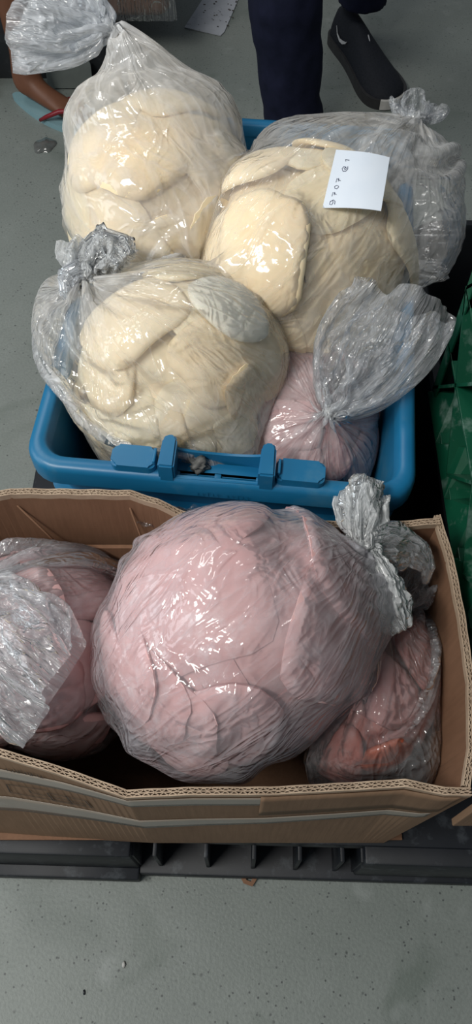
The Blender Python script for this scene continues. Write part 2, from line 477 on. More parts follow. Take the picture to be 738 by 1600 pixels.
# ------------------------------------------------------------------ blue crate
CR = math.radians(-6.0)
CRC = Vector((.011, .730, 0))      # centre
CL, CW, CZ = .60, .405, .50        # outer rim length, width, rim height
crate = thing('blue_crate', 'open blue plastic crate holding bags of cream slices and pink meat', 'crate', (CRC.x, CRC.y, PT), CR)
hx, hy = CW / 2, CL / 2
rz = CZ - PT


def ring_loop(ofs, z, r, seg=6):
    return [Vector((x, y, z)) for x, y in rounded_rect(hx - ofs, hy - ofs, max(r, .004), seg)]


# body shell: outer up, over, inner down, bottom
rings = [ring_loop(.045, 0.0, .03), ring_loop(.018, rz - .035, .028), ring_loop(.0155, rz - .012, .028), ring_loop(.0195, rz - .012, .026), ring_loop(.022, rz - .035, .026), ring_loop(.049, .006, .03)]
v, f = loft(rings, True, False); n = len(rings[0])
f.append(tuple(range(n))[::-1]); f.append(tuple(5 * n + j for j in range(n)))
link('wall', mesh_from(v, f), M['blue'], crate).data.set_sharp_from_angle(angle=.6)
# rim: hollow inverted U, open under
prof = [(.021, -.016), (.018, -.003), (.0155, 0), (.006, 0), (.002, -.002), (0, -.007), (0, -.028), (.003, -.029), (.0035, -.008), (.0145, -.006), (.018, -.016)]


def rim_loop(o_, z, r):
    p = rounded_rect(hx - o_, hy - o_, max(r, .004), 6); y = hy - o_
    return [Vector((a, b, z)) for a, b in p[:7] + [(.046, y), (-.046, y)] + p[7:21] + [(-.046, -y), (.046, -y)] + p[21:]]


rings = [rim_loop(o_, rz + z_, .036 - o_ * .6) for o_, z_ in prof]
v, f = loft(rings + [rings[0]], True, False); n = len(rings[0])
f = [q for q in f if not (q[0] // n in (0, 1, 2, 8, 9, 10) and q[0] % n == 23)]     # the hand hold is cut out of the near short side
link('rim', mesh_from(v, f), M['blue'], crate).data.set_sharp_from_angle(angle=.9)
# rib band below the rim
rings = [ring_loop(o_, rz + z_, .04) for o_, z_ in ((.026, -.08), (.008, -.078), (.008, -.083), (.026, -.085))]
v, f = loft(rings + [rings[0]], True, False); link('rib_band', mesh_from(v, f, False), M['blue'], crate)


def handle(sy):
    """hand hold: two posts, a curved thin wall between them, a slotted ledge and two raised tabs"""
    hz = rz
    root = thing_part = bpy.data.objects.new('handle', None); col.objects.link(root); root.parent = crate
    root.location = (.0, -hy * 1.0 if sy < 0 else hy, hz); root.rotation_euler.z = 0 if sy < 0 else PI
    for xx in (-.0505, .0505):
        bm = bmesh.new(); pf = [(-.0085, .0), (.0085, .0), (.0075, .034), (.004, .040), (-.004, .040), (-.0075, .034)]
        prism(bm, pf, -.028, .022)
        bmesh.ops.bevel(bm, geom=bm.edges[:], offset=.002, segments=2, affect='EDGES')
        bmesh.ops.translate(bm, vec=(xx, .001, 0), verts=bm.verts)
        link('post', finish(bm, True, 40), M['blue'], root)
    # curved wall
    vs = []; m = 16
    for i in range(m + 1):
        u = -1 + 2 * i / m; x = u * .046; y = .030 + .004 * (1 - u * u); zt = .012 - .011 * (1 - u * u) ** .8
        for yy, zz in ((y, -.034), (y, zt), (y + .003, zt), (y + .003, -.034)): vs.append((x, yy, zz))
    fs = [(i * 4 + a, i * 4 + a + 1, (i + 1) * 4 + a + 1, (i + 1) * 4 + a) for i in range(m) for a in range(3)]
    link('curved_wall', mesh_from(vs, fs, True), M['blue'], root).data.set_sharp_from_angle(angle=.6)
    # ledge bars forming two slots
    bm = bmesh.new()
    bbox(bm, -.046, .046, .003, .0075, -.014, -.0005, .0008)
    bbox(bm, -.046, .046, .0155, .032, -.016, -.012, .0008)
    for xx in (-.043, .0, .043): bbox(bm, xx - .0035, xx + .0035, .004, .018, -.014, -.010, .0008)
    link('slotted_ledge', finish(bm, True, 40), M['blue'], root)
    for xx, wd in ((-.086, .023), (.084, .025)):
        bm = bmesh.new(); prism(bm, rounded_rect(wd, .013, .007), 0, .011)
        bmesh.ops.bevel(bm, geom=[e for e in bm.edges if abs(e.verts[0].co.z - e.verts[1].co.z) < 1e-6 and e.verts[0].co.z > .005], offset=.0025, segments=2, affect='EDGES')
        bmesh.ops.translate(bm, vec=(xx, .018, -.0005), verts=bm.verts)
        link('tab', finish(bm, True, 40), M['blue'], root)
        bm = bmesh.new(); bbox(bm, xx + (.020 if xx < 0 else -.023), xx + (.023 if xx < 0 else -.020), .010, .027, .008, .015, .0008); link('clip', finish(bm, True, 40), M['blue'], root)


handle(-1)
# faint raised lettering on the near rim (moulded marks)
vs, fs = [], []
for k in range(11):
    if k == 5: continue
    x = -.02 + k * .0052; b = len(vs); h_ = .006
    for (dx, dz) in ((0, 0), (.0012, 0), (.0012, h_), (0, h_)): vs.append((x + dx, -hy - .0006, rz - .026 + dz))
    fs.append((b, b + 1, b + 2, b + 3)); b = len(vs)
    for (dx, dz) in ((0, h_ * (k % 3) / 2), (.0036, h_ * (k % 3) / 2), (.0036, h_ * (k % 3) / 2 + .0012), (0, h_ * (k % 3) / 2 + .0012)): vs.append((x + dx, -hy - .0006, rz - .026 + dz))
    fs.append((b, b + 1, b + 2, b + 3))
o = link('moulded_lettering', mesh_from(vs, fs, False), M['blue'], crate)
cm = Matrix.Translation((CRC.x, CRC.y, PT)) @ Matrix.Rotation(CR, 4, 'Z')


def lump(name, c, r, mat, seed, amp=.35, sub=3, sq=(1, 1, 1)):
    bm = bmesh.new(); bmesh.ops.create_icosphere(bm, subdivisions=sub, radius=1)
    for v in bm.verts:
        d = v.co.normalized(); k = 1 + amp * noise.noise(d * 1.7 + Vector((seed, 0, 0))) + amp * .4 * noise.noise(d * 5 + Vector((0, seed, 0)))
        v.co = Vector((d.x * sq[0], d.y * sq[1], d.z * sq[2])) * r * k
    o = link(name, finish(bm, True), mat); o.location = c; return o


c_ = cm @ Vector((-.022, -hy + .025, rz - .007))
tag(lump('dirty_ice_lump', c_, .008, M['dirt'], 3, .9, 3, (1.3, .9, .7)), 'small grey dirty lump stuck in the handle of the blue crate', 'lump')

# ------------------------------------------------------------------ black crate and green crate at the right
blk = thing('black_crate', 'black plastic crate standing under the green ventilated crate', 'crate', (.47, .55, PT))
bx, by, bz = .232, .37, .27
rings = [[Vector((x, y, z)) for x, y in rounded_rect(bx - o_, by - o_, .05)] for o_, z in ((.03, .0), (.012, bz - .03), (.0, bz - .028), (0, bz - .004), (.004, bz), (.014, bz), (.018, bz - .006), (.035, .008))]
v, f = loft(rings, True, False); n = len(rings[0]); f.append(tuple(range(n))[::-1]); f.append(tuple(7 * n + j for j in range(n)))
link('body', mesh_from(v, f), M['black'], blk).data.set_sharp_from_angle(angle=.6)

gx0, gy0, gy1, gz0, gz1 = .236, .20, .612, .425, .74
green = thing('green_crate', 'dusty green ventilated plastic crate at the right edge, on the black crate', 'crate', (.44, .41, gz0))
GO = Vector((.44, .41, gz0))
D_ = .030  # rib depth
wx = gx0 + D_
bm = bmesh.new()
# inner ventilated skin made of upright slats between rails (left and far walls)
yy = gy0
bm_s = []
H_ = gz1 - gz0


def gb(bm, x0, x1, y0, y1, z0, z1, bev=.0012): bbox(bm, x0 - GO.x, x1 - GO.x, y0 - GO.y, y1 - GO.y, z0 - GO.z, z1 - GO.z, bev)


k = 0
while yy < gy1 - .01:
    bm = bmesh.new(); gb(bm, wx, wx + .003, yy, yy + .0115, gz0 + .02, gz1 - .02); link('slat', finish(bm, True, 35), M['green'], green); yy += .0185
xx = wx + .01
while xx < .62:
    bm = bmesh.new(); gb(bm, xx, xx + .0115, gy1 - D_ - .003, gy1 - D_, gz0 + .02, gz1 - .02); link('slat', finish(bm, True, 35), M['green'], green); xx += .0185
bm = bmesh.new(); gb(bm, wx, .62, gy0, gy1 - D_, gz0, gz0 + .008); link('bottom', finish(bm), M['green'], green)
nb = 4
for z in (gz0 + .004, gz0 + .085, gz0 + .165, gz0 + .245, gz1):
    dd = D_ if z < gz1 else D_
    bm = bmesh.new(); gb(bm, gx0 if z != gz1 else gx0 - .006, wx + .004, gy0, gy1, z - .0018, z + .0018, .0005); link('ledge_rib', finish(bm), M['green'], green)
    bm = bmesh.new(); gb(bm, gx0, .62, gy1 - D_, gy1 + (0 if z != gz1 else .006), z - .0018, z + .0018, .0005); link('ledge_rib', finish(bm), M['green'], green)


def diag(y0, z0, y1, z1, t=.0018):
    bm = bmesh.new(); d = Vector((y1 - y0, z1 - z0)).normalized(); n = Vector((-d.y, d.x)) * t
    vs = []
    for x in (gx0, wx + .001):
        for (y, z) in ((y0 + n.x, z0 + n.y), (y1 + n.x, z1 + n.y), (y1 - n.x, z1 - n.y), (y0 - n.x, z0 - n.y)): vs.append((x - GO.x, y - GO.y, z - GO.z))
    fs = [(0, 1, 2, 3), (7, 6, 5, 4), (0, 4, 5, 1), (1, 5, 6, 2), (2, 6, 7, 3), (3, 7, 4, 0)]
    bm.free(); link('diagonal_rib', mesh_from(vs, fs, False), M['green'], green)


zs = [gz0 + .004, gz0 + .085, gz0 + .165, gz0 + .245, gz1]
for i in range(4):
    y = gy1; q = 0
    while y > gy0 + .05:
        a, b = (zs[i], zs[i + 1]) if (q + i) % 2 == 0 else (zs[i + 1], zs[i])
        diag(y, a, y - .062, b); y -= .062; q += 1
# folded zigzag foot plates along the base, pale with wear
y = gy1; q = 0
while y > gy0 + .03:
    vs = [(gx0 - .004, y, gz0 - .004), (gx0 - .004, y - .075, gz0 - .004), (gx0 + .014, y - .0375, gz0 + .040), (wx, y, gz0), (wx, y - .075, gz0), (wx, y - .0375, gz0 + .046)]
    vs = [(a - GO.x, b - GO.y, c - GO.z) for a, b, c in vs]
    link('foot_gusset', mesh_from(vs, [(0, 1, 2), (0, 2, 5, 3), (1, 4, 5, 2), (0, 3, 4, 1), (3, 5, 4)], False), M['green'], green); y -= .075
bm = bmesh.new(); gb(bm, gx0, gx0 + .003, gy1 - .018, gy1, gz0, gz1); link('corner_post', finish(bm, True, 35), M['green'], green)
bm = bmesh.new(); gb(bm, gx0, gx0 + .018, gy1 - .003, gy1, gz0, gz1); link('corner_post', finish(bm, True, 35), M['green'], green)
for k in range(7):
    o = lump('red_produce', (.33 + .04 * random.random(), .24 + k % 7 * .047, gz0 + .05 + (k // 7) * .055), .025, M['red'], k, .12, 2)
    tag(o, 'red produce glimpsed through the slots of the green crate', 'fruit', 'red produce in the green crate')

# ------------------------------------------------------------------ bags
NMT, NMP = 128, 80          # direction map resolution


class Lobe:
    def __init__(s, c, semi, down=None, rot=(0, 0, 0), p=2.4):
        s.c = np.array(c, float); s.s = semi; s.down = down or semi[2]; s.p = p
        s.R = np.array(Matrix.Rotation(rot[2], 3, 'Z') @ Matrix.Rotation(rot[1], 3, 'Y') @ Matrix.Rotation(rot[0], 3, 'X'))

    def rad(s, d):     # d (...,3) unit
        l = d @ s.R; z = np.where(l[..., 2] > 0, l[..., 2] / s.s[2], l[..., 2] / s.down)
        p = s.p
        return (np.abs(l[..., 0] / s.s[0]) ** p + np.abs(l[..., 1] / s.s[1]) ** p + np.abs(z) ** p) ** (-1 / p)


def slice_mesh(lobe, d0, a, b, rot, th, off, tilt, seed, nose=2.6, notch=.10):
    d0 = Vector(d0).normalized(); u = d0.orthogonal().normalized(); v = d0.cross(u)
    cr, sr = math.cos(rot), math.sin(rot); u, v = u * cr + v * sr, v * cr - u * sr
    seg = 30; rr = [0, .35, .7, .9, 1.0]
    r0 = float(lobe.rad(np.array(d0)))
    pts = []
    for layer in (1, 0):
        for q in (rr if layer else rr[::-1]):
            for k in range(seg):
                t = 2 * PI * k / seg
                ct, st = math.cos(t), math.sin(t)
                e = (abs(ct) ** nose + abs(st) ** nose) ** (-1 / nose)
                e *= 1 + notch * noise.noise(Vector((ct * 1.3, st * 1.3, seed * 3.1))) + .035 * noise.noise(Vector((ct * 5, st * 5, seed)))
                x, y = a * e * ct * q, b * e * st * q
                hh = (th if layer else 0)
                if q == 1.0: hh = th * .5 + (hh - th * .5) * .45
                elif q == .9 and layer: hh = th * .97
                wav = .0035 * noise.noise(Vector((x * 15, y * 15, seed)))
                pts.append((x, y, hh + off + tilt * x / a * .006 + wav))
    P = np.array(pts)
    U, V, D = (np.array(q) for q in (u, v, d0))
    dd = D[None] * r0 + U[None] * P[:, :1] + V[None] * P[:, 1:2]
    dd /= np.linalg.norm(dd, axis=1)[:, None]
    pos = lobe.c + dd * (lobe.rad(dd) * .6 + r0 * .4 + P[:, 2])[:, None]
    n = len(rr) * 2; fs = []
    for i in range(n - 1):
        for k in range(seg):
            k2 = (k + 1) % seg; fs.append((i * seg + k, i * seg + k2, (i + 1) * seg + k2, (i + 1) * seg + k))
    return pos, fs


def set_origin(pos):
    c = pos.mean(0); return pos - c, c


def add_slice(lobe, d0, a, b, rot, th, off, tilt, seed, mat, name, label, cat, group, store, **kw):
    pos, fs = slice_mesh(lobe, d0, a, b, rot, th, off, tilt, seed, **kw)
    store.append((pos, fs)); p, c = set_origin(pos)
    o = link(name, mesh_from(p, fs), mat); o.location = c; o.data.set_sharp_from_angle(angle=1.2)
    return tag(o, label, cat, group)


def add_core(lobe, f, mat, name, label, cat, store):
    bm = bmesh.new(); bmesh.ops.create_icosphere(bm, subdivisions=4, radius=1)
    D = np.array([v.co.normalized() for v in bm.verts]); r = lobe.rad(D) * f
    r *= np.array([1 + .05 * noise.noise(Vector(d) * 3) for d in D])
    pos = lobe.c + D * r[:, None]; fs = [tuple(v.index for v in q.verts) for q in bm.faces]; bm.free()
    store.append((pos, fs)); p, c = set_origin(pos)
    o = link(name, mesh_from(p, fs), mat); o.location = c; return tag(o, label, cat, None, 'stuff')


class RMap:
    """distance from a centre to the outside of the contents, for every direction"""
    def __init__(s, c, meshes, extra=()):
        s.c = np.array(c, float)
        vs, fs, b = [], [], 0
        for pos, f in meshes:
            vs += [tuple(p) for p in pos]; fs += [tuple(i + b for i in q) for q in f]; b += len(pos)
        bvh = BVHTree.FromPolygons(vs, fs)
        s.m = np.zeros((NMP + 1, NMT + 1)); C = Vector(s.c)
        for i in range(NMP + 1):
            ph = PI * i / NMP
            for j in range(NMT):
                th = 2 * PI * j / NMT; d = Vector((math.sin(ph) * math.cos(th), math.sin(ph) * math.sin(th), math.cos(ph)))
                h = bvh.ray_cast(C + d * .7, -d, .7)
                s.m[i, j] = .7 - h[3] if h[0] is not None else .02
        for lb in extra:       # air pockets that hold the film out
            ph = np.linspace(0, PI, NMP + 1)[:, None]; th = np.linspace(0, 2 * PI, NMT + 1)[None]
            d = np.stack([np.sin(ph) * np.cos(th), np.sin(ph) * np.sin(th), np.cos(ph) + 0 * th], -1)
            # march outwards to find farthest point still inside the pocket
            best = np.zeros(d.shape[:2])
            for r in np.arange(.03, .32, .004):
                p = s.c + d * r - lb.c; rr = np.linalg.norm(p, axis=-1) + 1e-9
                inside = rr < lb.rad(p / rr[..., None]); best = np.where(inside, r, best)
            s.m = np.maximum(s.m, best)
        s.m[:, -1] = s.m[:, 0]
        s.max = s.m.max()

    def sample(s, d):
        ph = np.arccos(np.clip(d[..., 2], -1, 1)) / PI * NMP; th = (np.arctan2(d[..., 1], d[..., 0]) / (2 * PI) % 1) * NMT
        i = np.minimum(ph.astype(int), NMP - 1); j = np.minimum(th.astype(int), NMT - 1); fi = ph - i; fj = th - j
        m = s.m
        return (m[i, j] * (1 - fi) * (1 - fj) + m[i + 1, j] * fi * (1 - fj) + m[i, j + 1] * (1 - fi) * fj + m[i + 1, j + 1] * fi * fj)

    def push(s, X, eps, limit=None, soft=1.0):
        r = X - s.c; L = np.linalg.norm(r, axis=-1) + 1e-9
        near = L < s.max + eps
        if not near.any(): return
        d = r[near] / L[near][:, None]; t = s.sample(d) + eps - L[near]
        ok = t > 0
        if limit: ok &= t < limit
        add = np.where(ok, t * soft, 0)[:, None] * d
        X[near] += add


def smooth_noise(nr, nt, kr, kt, rng):
    """periodic in theta smooth noise grid"""
    out = np.zeros((nr, nt)); th = np.linspace(0, 2 * PI, nt, endpoint=False)[None]; r = np.linspace(0, 1, nr)[:, None]
    for _ in range(14):
        k = rng.integers(max(1, kt // 2), kt + 1); q = rng.uniform(-kr, kr)
        out += np.sin(k * th + q * r * 2 * PI + rng.uniform(0, 6.28))
    return out / 14 ** .5


def sim_film(cfg, own, others, walls, NT_=144, NB=84, NTL=34, iters=150):
    rng = np.random.default_rng(cfg['seed'])
    c = own.c; K = np.array(cfg['knot'], float); a = K - c; Lk = np.linalg.norm(a); a /= Lk
    e1 = np.cross(a, [0, 0, 1.0]); e1 = e1 / np.linalg.norm(e1) if np.linalg.norm(e1) > .1 else np.array([1., 0, 0]); e2 = np.cross(a, e1)
    th = np.linspace(0, 2 * PI, NT_, endpoint=False)
    rn = cfg.get('rn', .009); phm = cfg.get('phm', .70) * PI
    nbody = int(NB * .72); rows = []
    for i in range(nbody):
        ph = (.02 + .98 * i / (nbody - 1)) * phm
        d = -a[None] * math.cos(ph) + (np.cos(th)[:, None] * e1 + np.sin(th)[:, None] * e2) * math.sin(ph)
        rows.append(c + d * (own.sample(d) * cfg.get('inf', 1.03) + cfg.get('puff', .006))[:, None])
    last = rows[-1]; td = np.array(cfg['tail_dir'], float); td /= np.linalg.norm(td)
    f1 = e1 - td * (e1 @ td); f1 /= np.linalg.norm(f1); f2 = np.cross(td, f1)
    if f2 @ e2 < 0: f2 = -f2
    nc = NB - nbody
    for i in range(1, nc + 1):
        t = i / nc; tt = t ** .9
        ring = K - td * .004 + (np.cos(th)[:, None] * f1 + np.sin(th)[:, None] * f2) * rn
        rows.append(last * (1 - tt) + ring * tt + (last - c) * .10 * math.sin(PI * t) * cfg.get('bulge', 1))
    nk = len(rows) - 1
    tl = cfg['tail_len']; fl_ = cfg['flare']; flat = cfg.get('flat', .45); side = np.array(cfg.get('side', (0, 0, 1.)), float)
    side -= td * (side @ td); side /= np.linalg.norm(side); s2 = np.cross(td, side)     # side = thin direction
    droop = np.array(cfg.get('bend', (0, 0, -.0)), float)
    A0 = math.atan2(f1 @ side, f1 @ s2)
    tn_ = [sum(math.sin(1) * 1.2 / (k + .5) ** .5 * np.sin(k * th + rng.uniform(0, 6.28)) for k in ks) for ks in ((2, 3, 4), (5, 7, 9), (2, 3, 5), (2, 3, 5, 8))]
    for i in range(1, NTL + 1):
        t = i / NTL; sp = K + td * tl * t + droop * t * t; r = rn + fl_ * (1 - (1 - t) ** cfg.get('fpow', 2.2)) * (1 - cfg.get('close', .25) * t ** 3)
        sg = 1 if (np.cross(f1, f2) @ np.cross(s2, side)) > 0 else -1
        aa = sg * th + A0
        wob = (1 + .30 * t * tn_[0] + .12 * t * tn_[1])[:, None]
        rows.append(sp + (np.cos(aa)[:, None] * s2 + np.sin(aa)[:, None] * side * flat * (1 + .5 * t * tn_[2])[:, None]) * r * wob + td * (t * t * .13 * tl * tn_[3])[:, None])
    X = np.array(rows); NR = len(X)
    # rest lengths
    hl = np.linalg.norm(np.roll(X, -1, 1) - X, axis=2).mean(1)
    circ = hl * NT_
    C = cfg.get('circ', .5); sl = cfg.get('slack', 1.10)
    rest = circ * sl
    ic = np.arange(NR)
    wneck = np.clip((ic - nbody * .75) / (nk - nbody * .75), 0, 1)
    Ct = cfg.get('ct', .26)
    rest = np.where(ic <= nk, rest * (1 - wneck ** 2) + np.maximum(rest, Ct) * wneck ** 2, Ct * cfg.get('tail_slack', 1.0))
    h = (rest / NT_)[:, None]
    v_ = (np.linalg.norm(X[1:] - X[:-1], axis=2).mean(1) * cfg.get('vslack', 1.03))[:, None]
    v_[nk:] = np.maximum(v_[nk:], tl / NTL * 1.02)
    # seeds of folds
    nrm = np.cross(np.roll(X, -1, 1) - np.roll(X, 1, 1), np.gradient(X, axis=0)); nrm /= np.linalg.norm(nrm, axis=2)[..., None] + 1e-9
    amp = cfg.get('seedamp', .0025)
    X += nrm * (smooth_noise(NR, NT_, 2.5, 26, rng) * amp + smooth_noise(NR, NT_, 9, 12, rng) * amp)[..., None] * np.where(np.abs(ic - nk) < 2, 0, 1)[:, None, None]
    X += rng.normal(0, .0006, X.shape) * np.where(ic > nk, 2.0, 1)[:, None, None]
    pin = np.zeros((NR, 1, 1)) + 1.0; pin[nk] = 0; pin[nk - 1] = .2; pin[min(nk + 1, NR - 1)] = .2; pin[0] = .0
    X = X.astype(np.float32); V = np.zeros_like(X); h = h.astype(np.float32); v_ = v_.astype(np.float32)
    X0 = X.copy()
    g = np.array([0, 0, -1], np.float32) * cfg.get('grav', 2.2e-5)
    tailw = np.where(ic > nk, 1, 0).astype(np.float32)[:, None, None]
    air = cfg.get('air', 0.0)

    def hcon(st, k, L, only_short=False):
        # constraint between j and j+st (periodic), coloured
        for par in range(st * 2):
            idx = np.arange(par, NT_, 2 * st)
            j2 = (idx + st) % NT_
            A, B = X[:, idx], X[:, j2]; d = B - A; l = np.sqrt((d * d).sum(2)) + 1e-9
            e = (l - L) / l
            if only_short: e = np.minimum(e, 0)
            cc = d * (e * .5 * k)[..., None] * pin
            X[:, idx] += cc; X[:, j2] -= cc

    def vcon(st, k, L, only_short=False, dj=0):
        for par in range(2 * st) if st > 1 else range(2):
            idx = np.arange(par, NR - st, 2 * st) if st > 1 else np.arange(par, NR - 1, 2)
            A = X[idx]; B = X[idx + st]
            if dj: B = np.roll(B, -dj, 1)
            d = B - A; l = np.sqrt((d * d).sum(2)) + 1e-9
            e = (l - L[idx]) / l
            if only_short: e = np.minimum(e, 0)
            cc = d * (e * .5 * k)[..., None]
            X[idx] += cc * pin[idx]; cb = cc * pin[idx + st]
            if dj: cb = np.roll(cb, dj, 1)
            X[idx + st] -= cb
    h2 = h * 1.85; h4 = h * 3.35; v2 = (v_[1:] + v_[:-1]) * .94; dg = np.sqrt(v_ ** 2 + ((h[1:] + h[:-1]) * .5) ** 2)
    NTh = NT_
    for it in range(iters):
        V *= .88; V += g
        if air:
            nr = np.cross(np.roll(X, -1, 1) - np.roll(X, 1, 1), np.gradient(X, axis=0)); nr /= np.linalg.norm(nr, axis=2)[..., None] + 1e-9
            sgn = np.sign((nr * (X - c.astype(np.float32))).sum(2).mean())
            V += nr * sgn * air * (1 - tailw)
        Xp = X.copy(); X += V * pin
        hcon(1, .9, h); vcon(1, .9, v_)
        vcon(1, .35, dg, False, 1); vcon(1, .35, dg, False, -1)
        hcon(2, .55, h2, True); vcon(2, .5, v2, True); hcon(4, .45, h4, True)
        if it % 2 == 0 or it > iters - 6:
            Y = X.reshape(-1, 3)
            for o_, eps, lim in others: o_.push(Y, eps, lim, .6)
            own.push(Y[:(nk + 1) * NT_], .0018)
            own.push(Y[(nk + 1) * NT_:], .004)
            if walls: walls(Y)
            X[nk] = X0[nk]
        V = np.clip(X - Xp, -.004, .004)
    if cfg.get('relax'):       # iron out the gathers far from the knot, then lay the film back on its contents
        wr = np.clip(1 - ic / (nbody * .95), 0, 1)[:, None, None] ** .5
        for _ in range(cfg['relax']):
            Z = (np.roll(X, 1, 1) + np.roll(X, -1, 1)) * .5; X += (Z - X) * .6 * wr
            Z = X.copy(); Z[1:-1] = (X[:-2] + X[2:]) * .5; X += (Z - X) * .4 * wr
            Y = X.reshape(-1, 3); own.push(Y[:(nk + 1) * NT_], .0018)
            if walls: walls(Y)
    return X.astype(float), nk


def up2(X):
    """double the grid with cubic interpolation (periodic in theta)"""
    A = np.empty((X.shape[0], X.shape[1] * 2, 3)); A[:, ::2] = X
    A[:, 1::2] = (9 * (X + np.roll(X, -1, 1)) - (np.roll(X, 1, 1) + np.roll(X, -2, 1))) / 16
    P = np.concatenate([A[:1], A, A[-1:]]); B = np.empty((A.shape[0] * 2 - 1, A.shape[1], 3)); B[::2] = A
    B[1::2] = (9 * (A[:-1] + A[1:]) - (P[:-3] + P[3:])) / 16
    return B


def grid_mesh(X, r0, r1, scale_v=1.0, bottom=False):
    Y = X[r0:r1 + 1]; nr, nt = Y.shape[:2]
    me = bpy.data.meshes.new('film')
    V = Y.reshape(-1, 3); c = V.mean(0)
    ii, jj = np.meshgrid(np.arange(nr - 1), np.arange(nt), indexing='ij'); j2 = (jj + 1) % nt
    F = np.stack([ii * nt + jj, ii * nt + j2, (ii + 1) * nt + j2, (ii + 1) * nt + jj], -1).reshape(-1, 4)
    nv = len(V)
    me.vertices.add(nv); me.vertices.foreach_set('co', (V - c).astype(np.float32).ravel())
    nf = len(F); tot = nf * 4; me.loops.add(tot); me.polygons.add(nf)
    me.loops.foreach_set('vertex_index', F.ravel().astype(np.int32)); me.polygons.foreach_set('loop_start', np.arange(0, tot, 4, dtype=np.int32))
    me.polygons.foreach_set('loop_total', np.full(nf, 4, np.int32)); me.polygons.foreach_set('use_smooth', np.ones(nf, bool))
    uv = me.uv_layers.new(name='uv'); U = np.stack([np.stack([jj, jj + 1, jj + 1, jj], -1) / nt, np.stack([ii, ii, ii + 1, ii + 1], -1) / nt + r0 / nt], -1)
    uv.data.foreach_set('uv', U.astype(np.float32).ravel())
    me.update(calc_edges=True); me.validate(); return me, c


def knot_mesh(K, td, r, seed):
    """twisted gathered knot: a fluted band"""
    td = Vector(td).normalized(); u = td.orthogonal().normalized(); v = td.cross(u); rings = []
    for i in range(13):
        t = i / 12 - .5; rr = r * (1.05 - 1.1 * abs(t) ** 1.5); ring = []
        for k in range(40):
            a = 2 * PI * k / 40 + t * 2.2
            q = rr * (1 + .16 * math.sin(9 * (a) + seed) + .10 * math.sin(17 * a + 2 * seed + t * 5))
            ring.append(Vector(K) + td * t * r * 1.7 + (u * math.cos(a) + v * math.sin(a)) * q)
        rings.append(ring)
    return loft(rings)


def make_bag(cfg, maps, key):
    own = maps[key]
    others = [(maps[k], .003, .05) for k in cfg.get('avoid', ())]
    X, nk = sim_film(cfg, own, others, cfg.get('walls'), iters=cfg.get('iters', 130))
    X = up2(X); nk *= 2
    root = thing('plastic_bag', cfg['label'], 'bag', tuple(own.c - np.array([0, 0, .1])), 0, None)
    inv = Vector(root.location)
    me, c = grid_mesh(X, 0, nk); o = link('film', me, M[cfg['mat']], root); o.location = Vector(c) - inv
    me2, c2 = grid_mesh(X, nk, X.shape[0] - 1); o2 = link('open_end', me2, M[cfg['tail_mat']], root); o2.location = Vector(c2) - inv
    v, f = knot_mesh(cfg['knot'], cfg['tail_dir'], cfg.get('rn', .009) * 1.15, cfg['seed'])
    v = [p - inv for p in v]; link('knot', mesh_from(v, f), M[cfg.get('knot_mat', 'film_frost')], root)
    return root, X


# walls the film may not cross
ci = np.array(cm.inverted()); cmn = np.array(cm)


def crate_walls(Y):
    P = Y @ ci[:3, :3].T + ci[:3, 3]
    top = rz + .0
    inside = P[:, 2] < top
    lx, ly = hx - .028, hy - .028
    sh = np.clip((top - P[:, 2]) * .06, 0, .02)
    # only those below the rim and horizontally within the crate region
    m = inside & (np.abs(P[:, 0]) < hx + .03) & (np.abs(P[:, 1]) < hy + .03)
    deep = P[:, 2] < top - .02
    q = m & deep
    P[q, 0] = np.clip(P[q, 0], -(lx - sh[q]), lx - sh[q]); P[q, 1] = np.clip(P[q, 1], -(ly - sh[q]), ly - sh[q])
    q = m & ~deep      # just under the rim: over the rim lift up, inside leave
    over = q & ((np.abs(P[:, 0]) > lx) | (np.abs(P[:, 1]) > ly))
    P[over, 2] = top + .001
    P[:, 2] = np.maximum(P[:, 2], .008)
    Y[:] = P @ cmn[:3, :3].T + cmn[:3, 3]


def box_walls(Y):
    q = Y[:, 2] < .447
    Y[q, 0] = np.clip(Y[q, 0], XL + .010, .196 + .02 * np.clip((Y[q, 2] - PT) / .3, 0, 1))
    Y[q, 1] = np.clip(Y[q, 1], .150, .392)
    Y[:, 2] = np.maximum(Y[:, 2], PT + .008)


def pos_words(p, ctr, hw, hh):
    """where a point shows on a bag as seen from above the near side: words for row and column"""
    def pr(q):
        dz = q[2] - 1.19; dep = .5 * q[1] - .866 * dz; return q[0] / dep, -(.866 * q[1] + .5 * dz) / dep
    x, y = pr(p); cx, cy = pr(ctr); return (x - cx) / hw, (y - cy) / hh


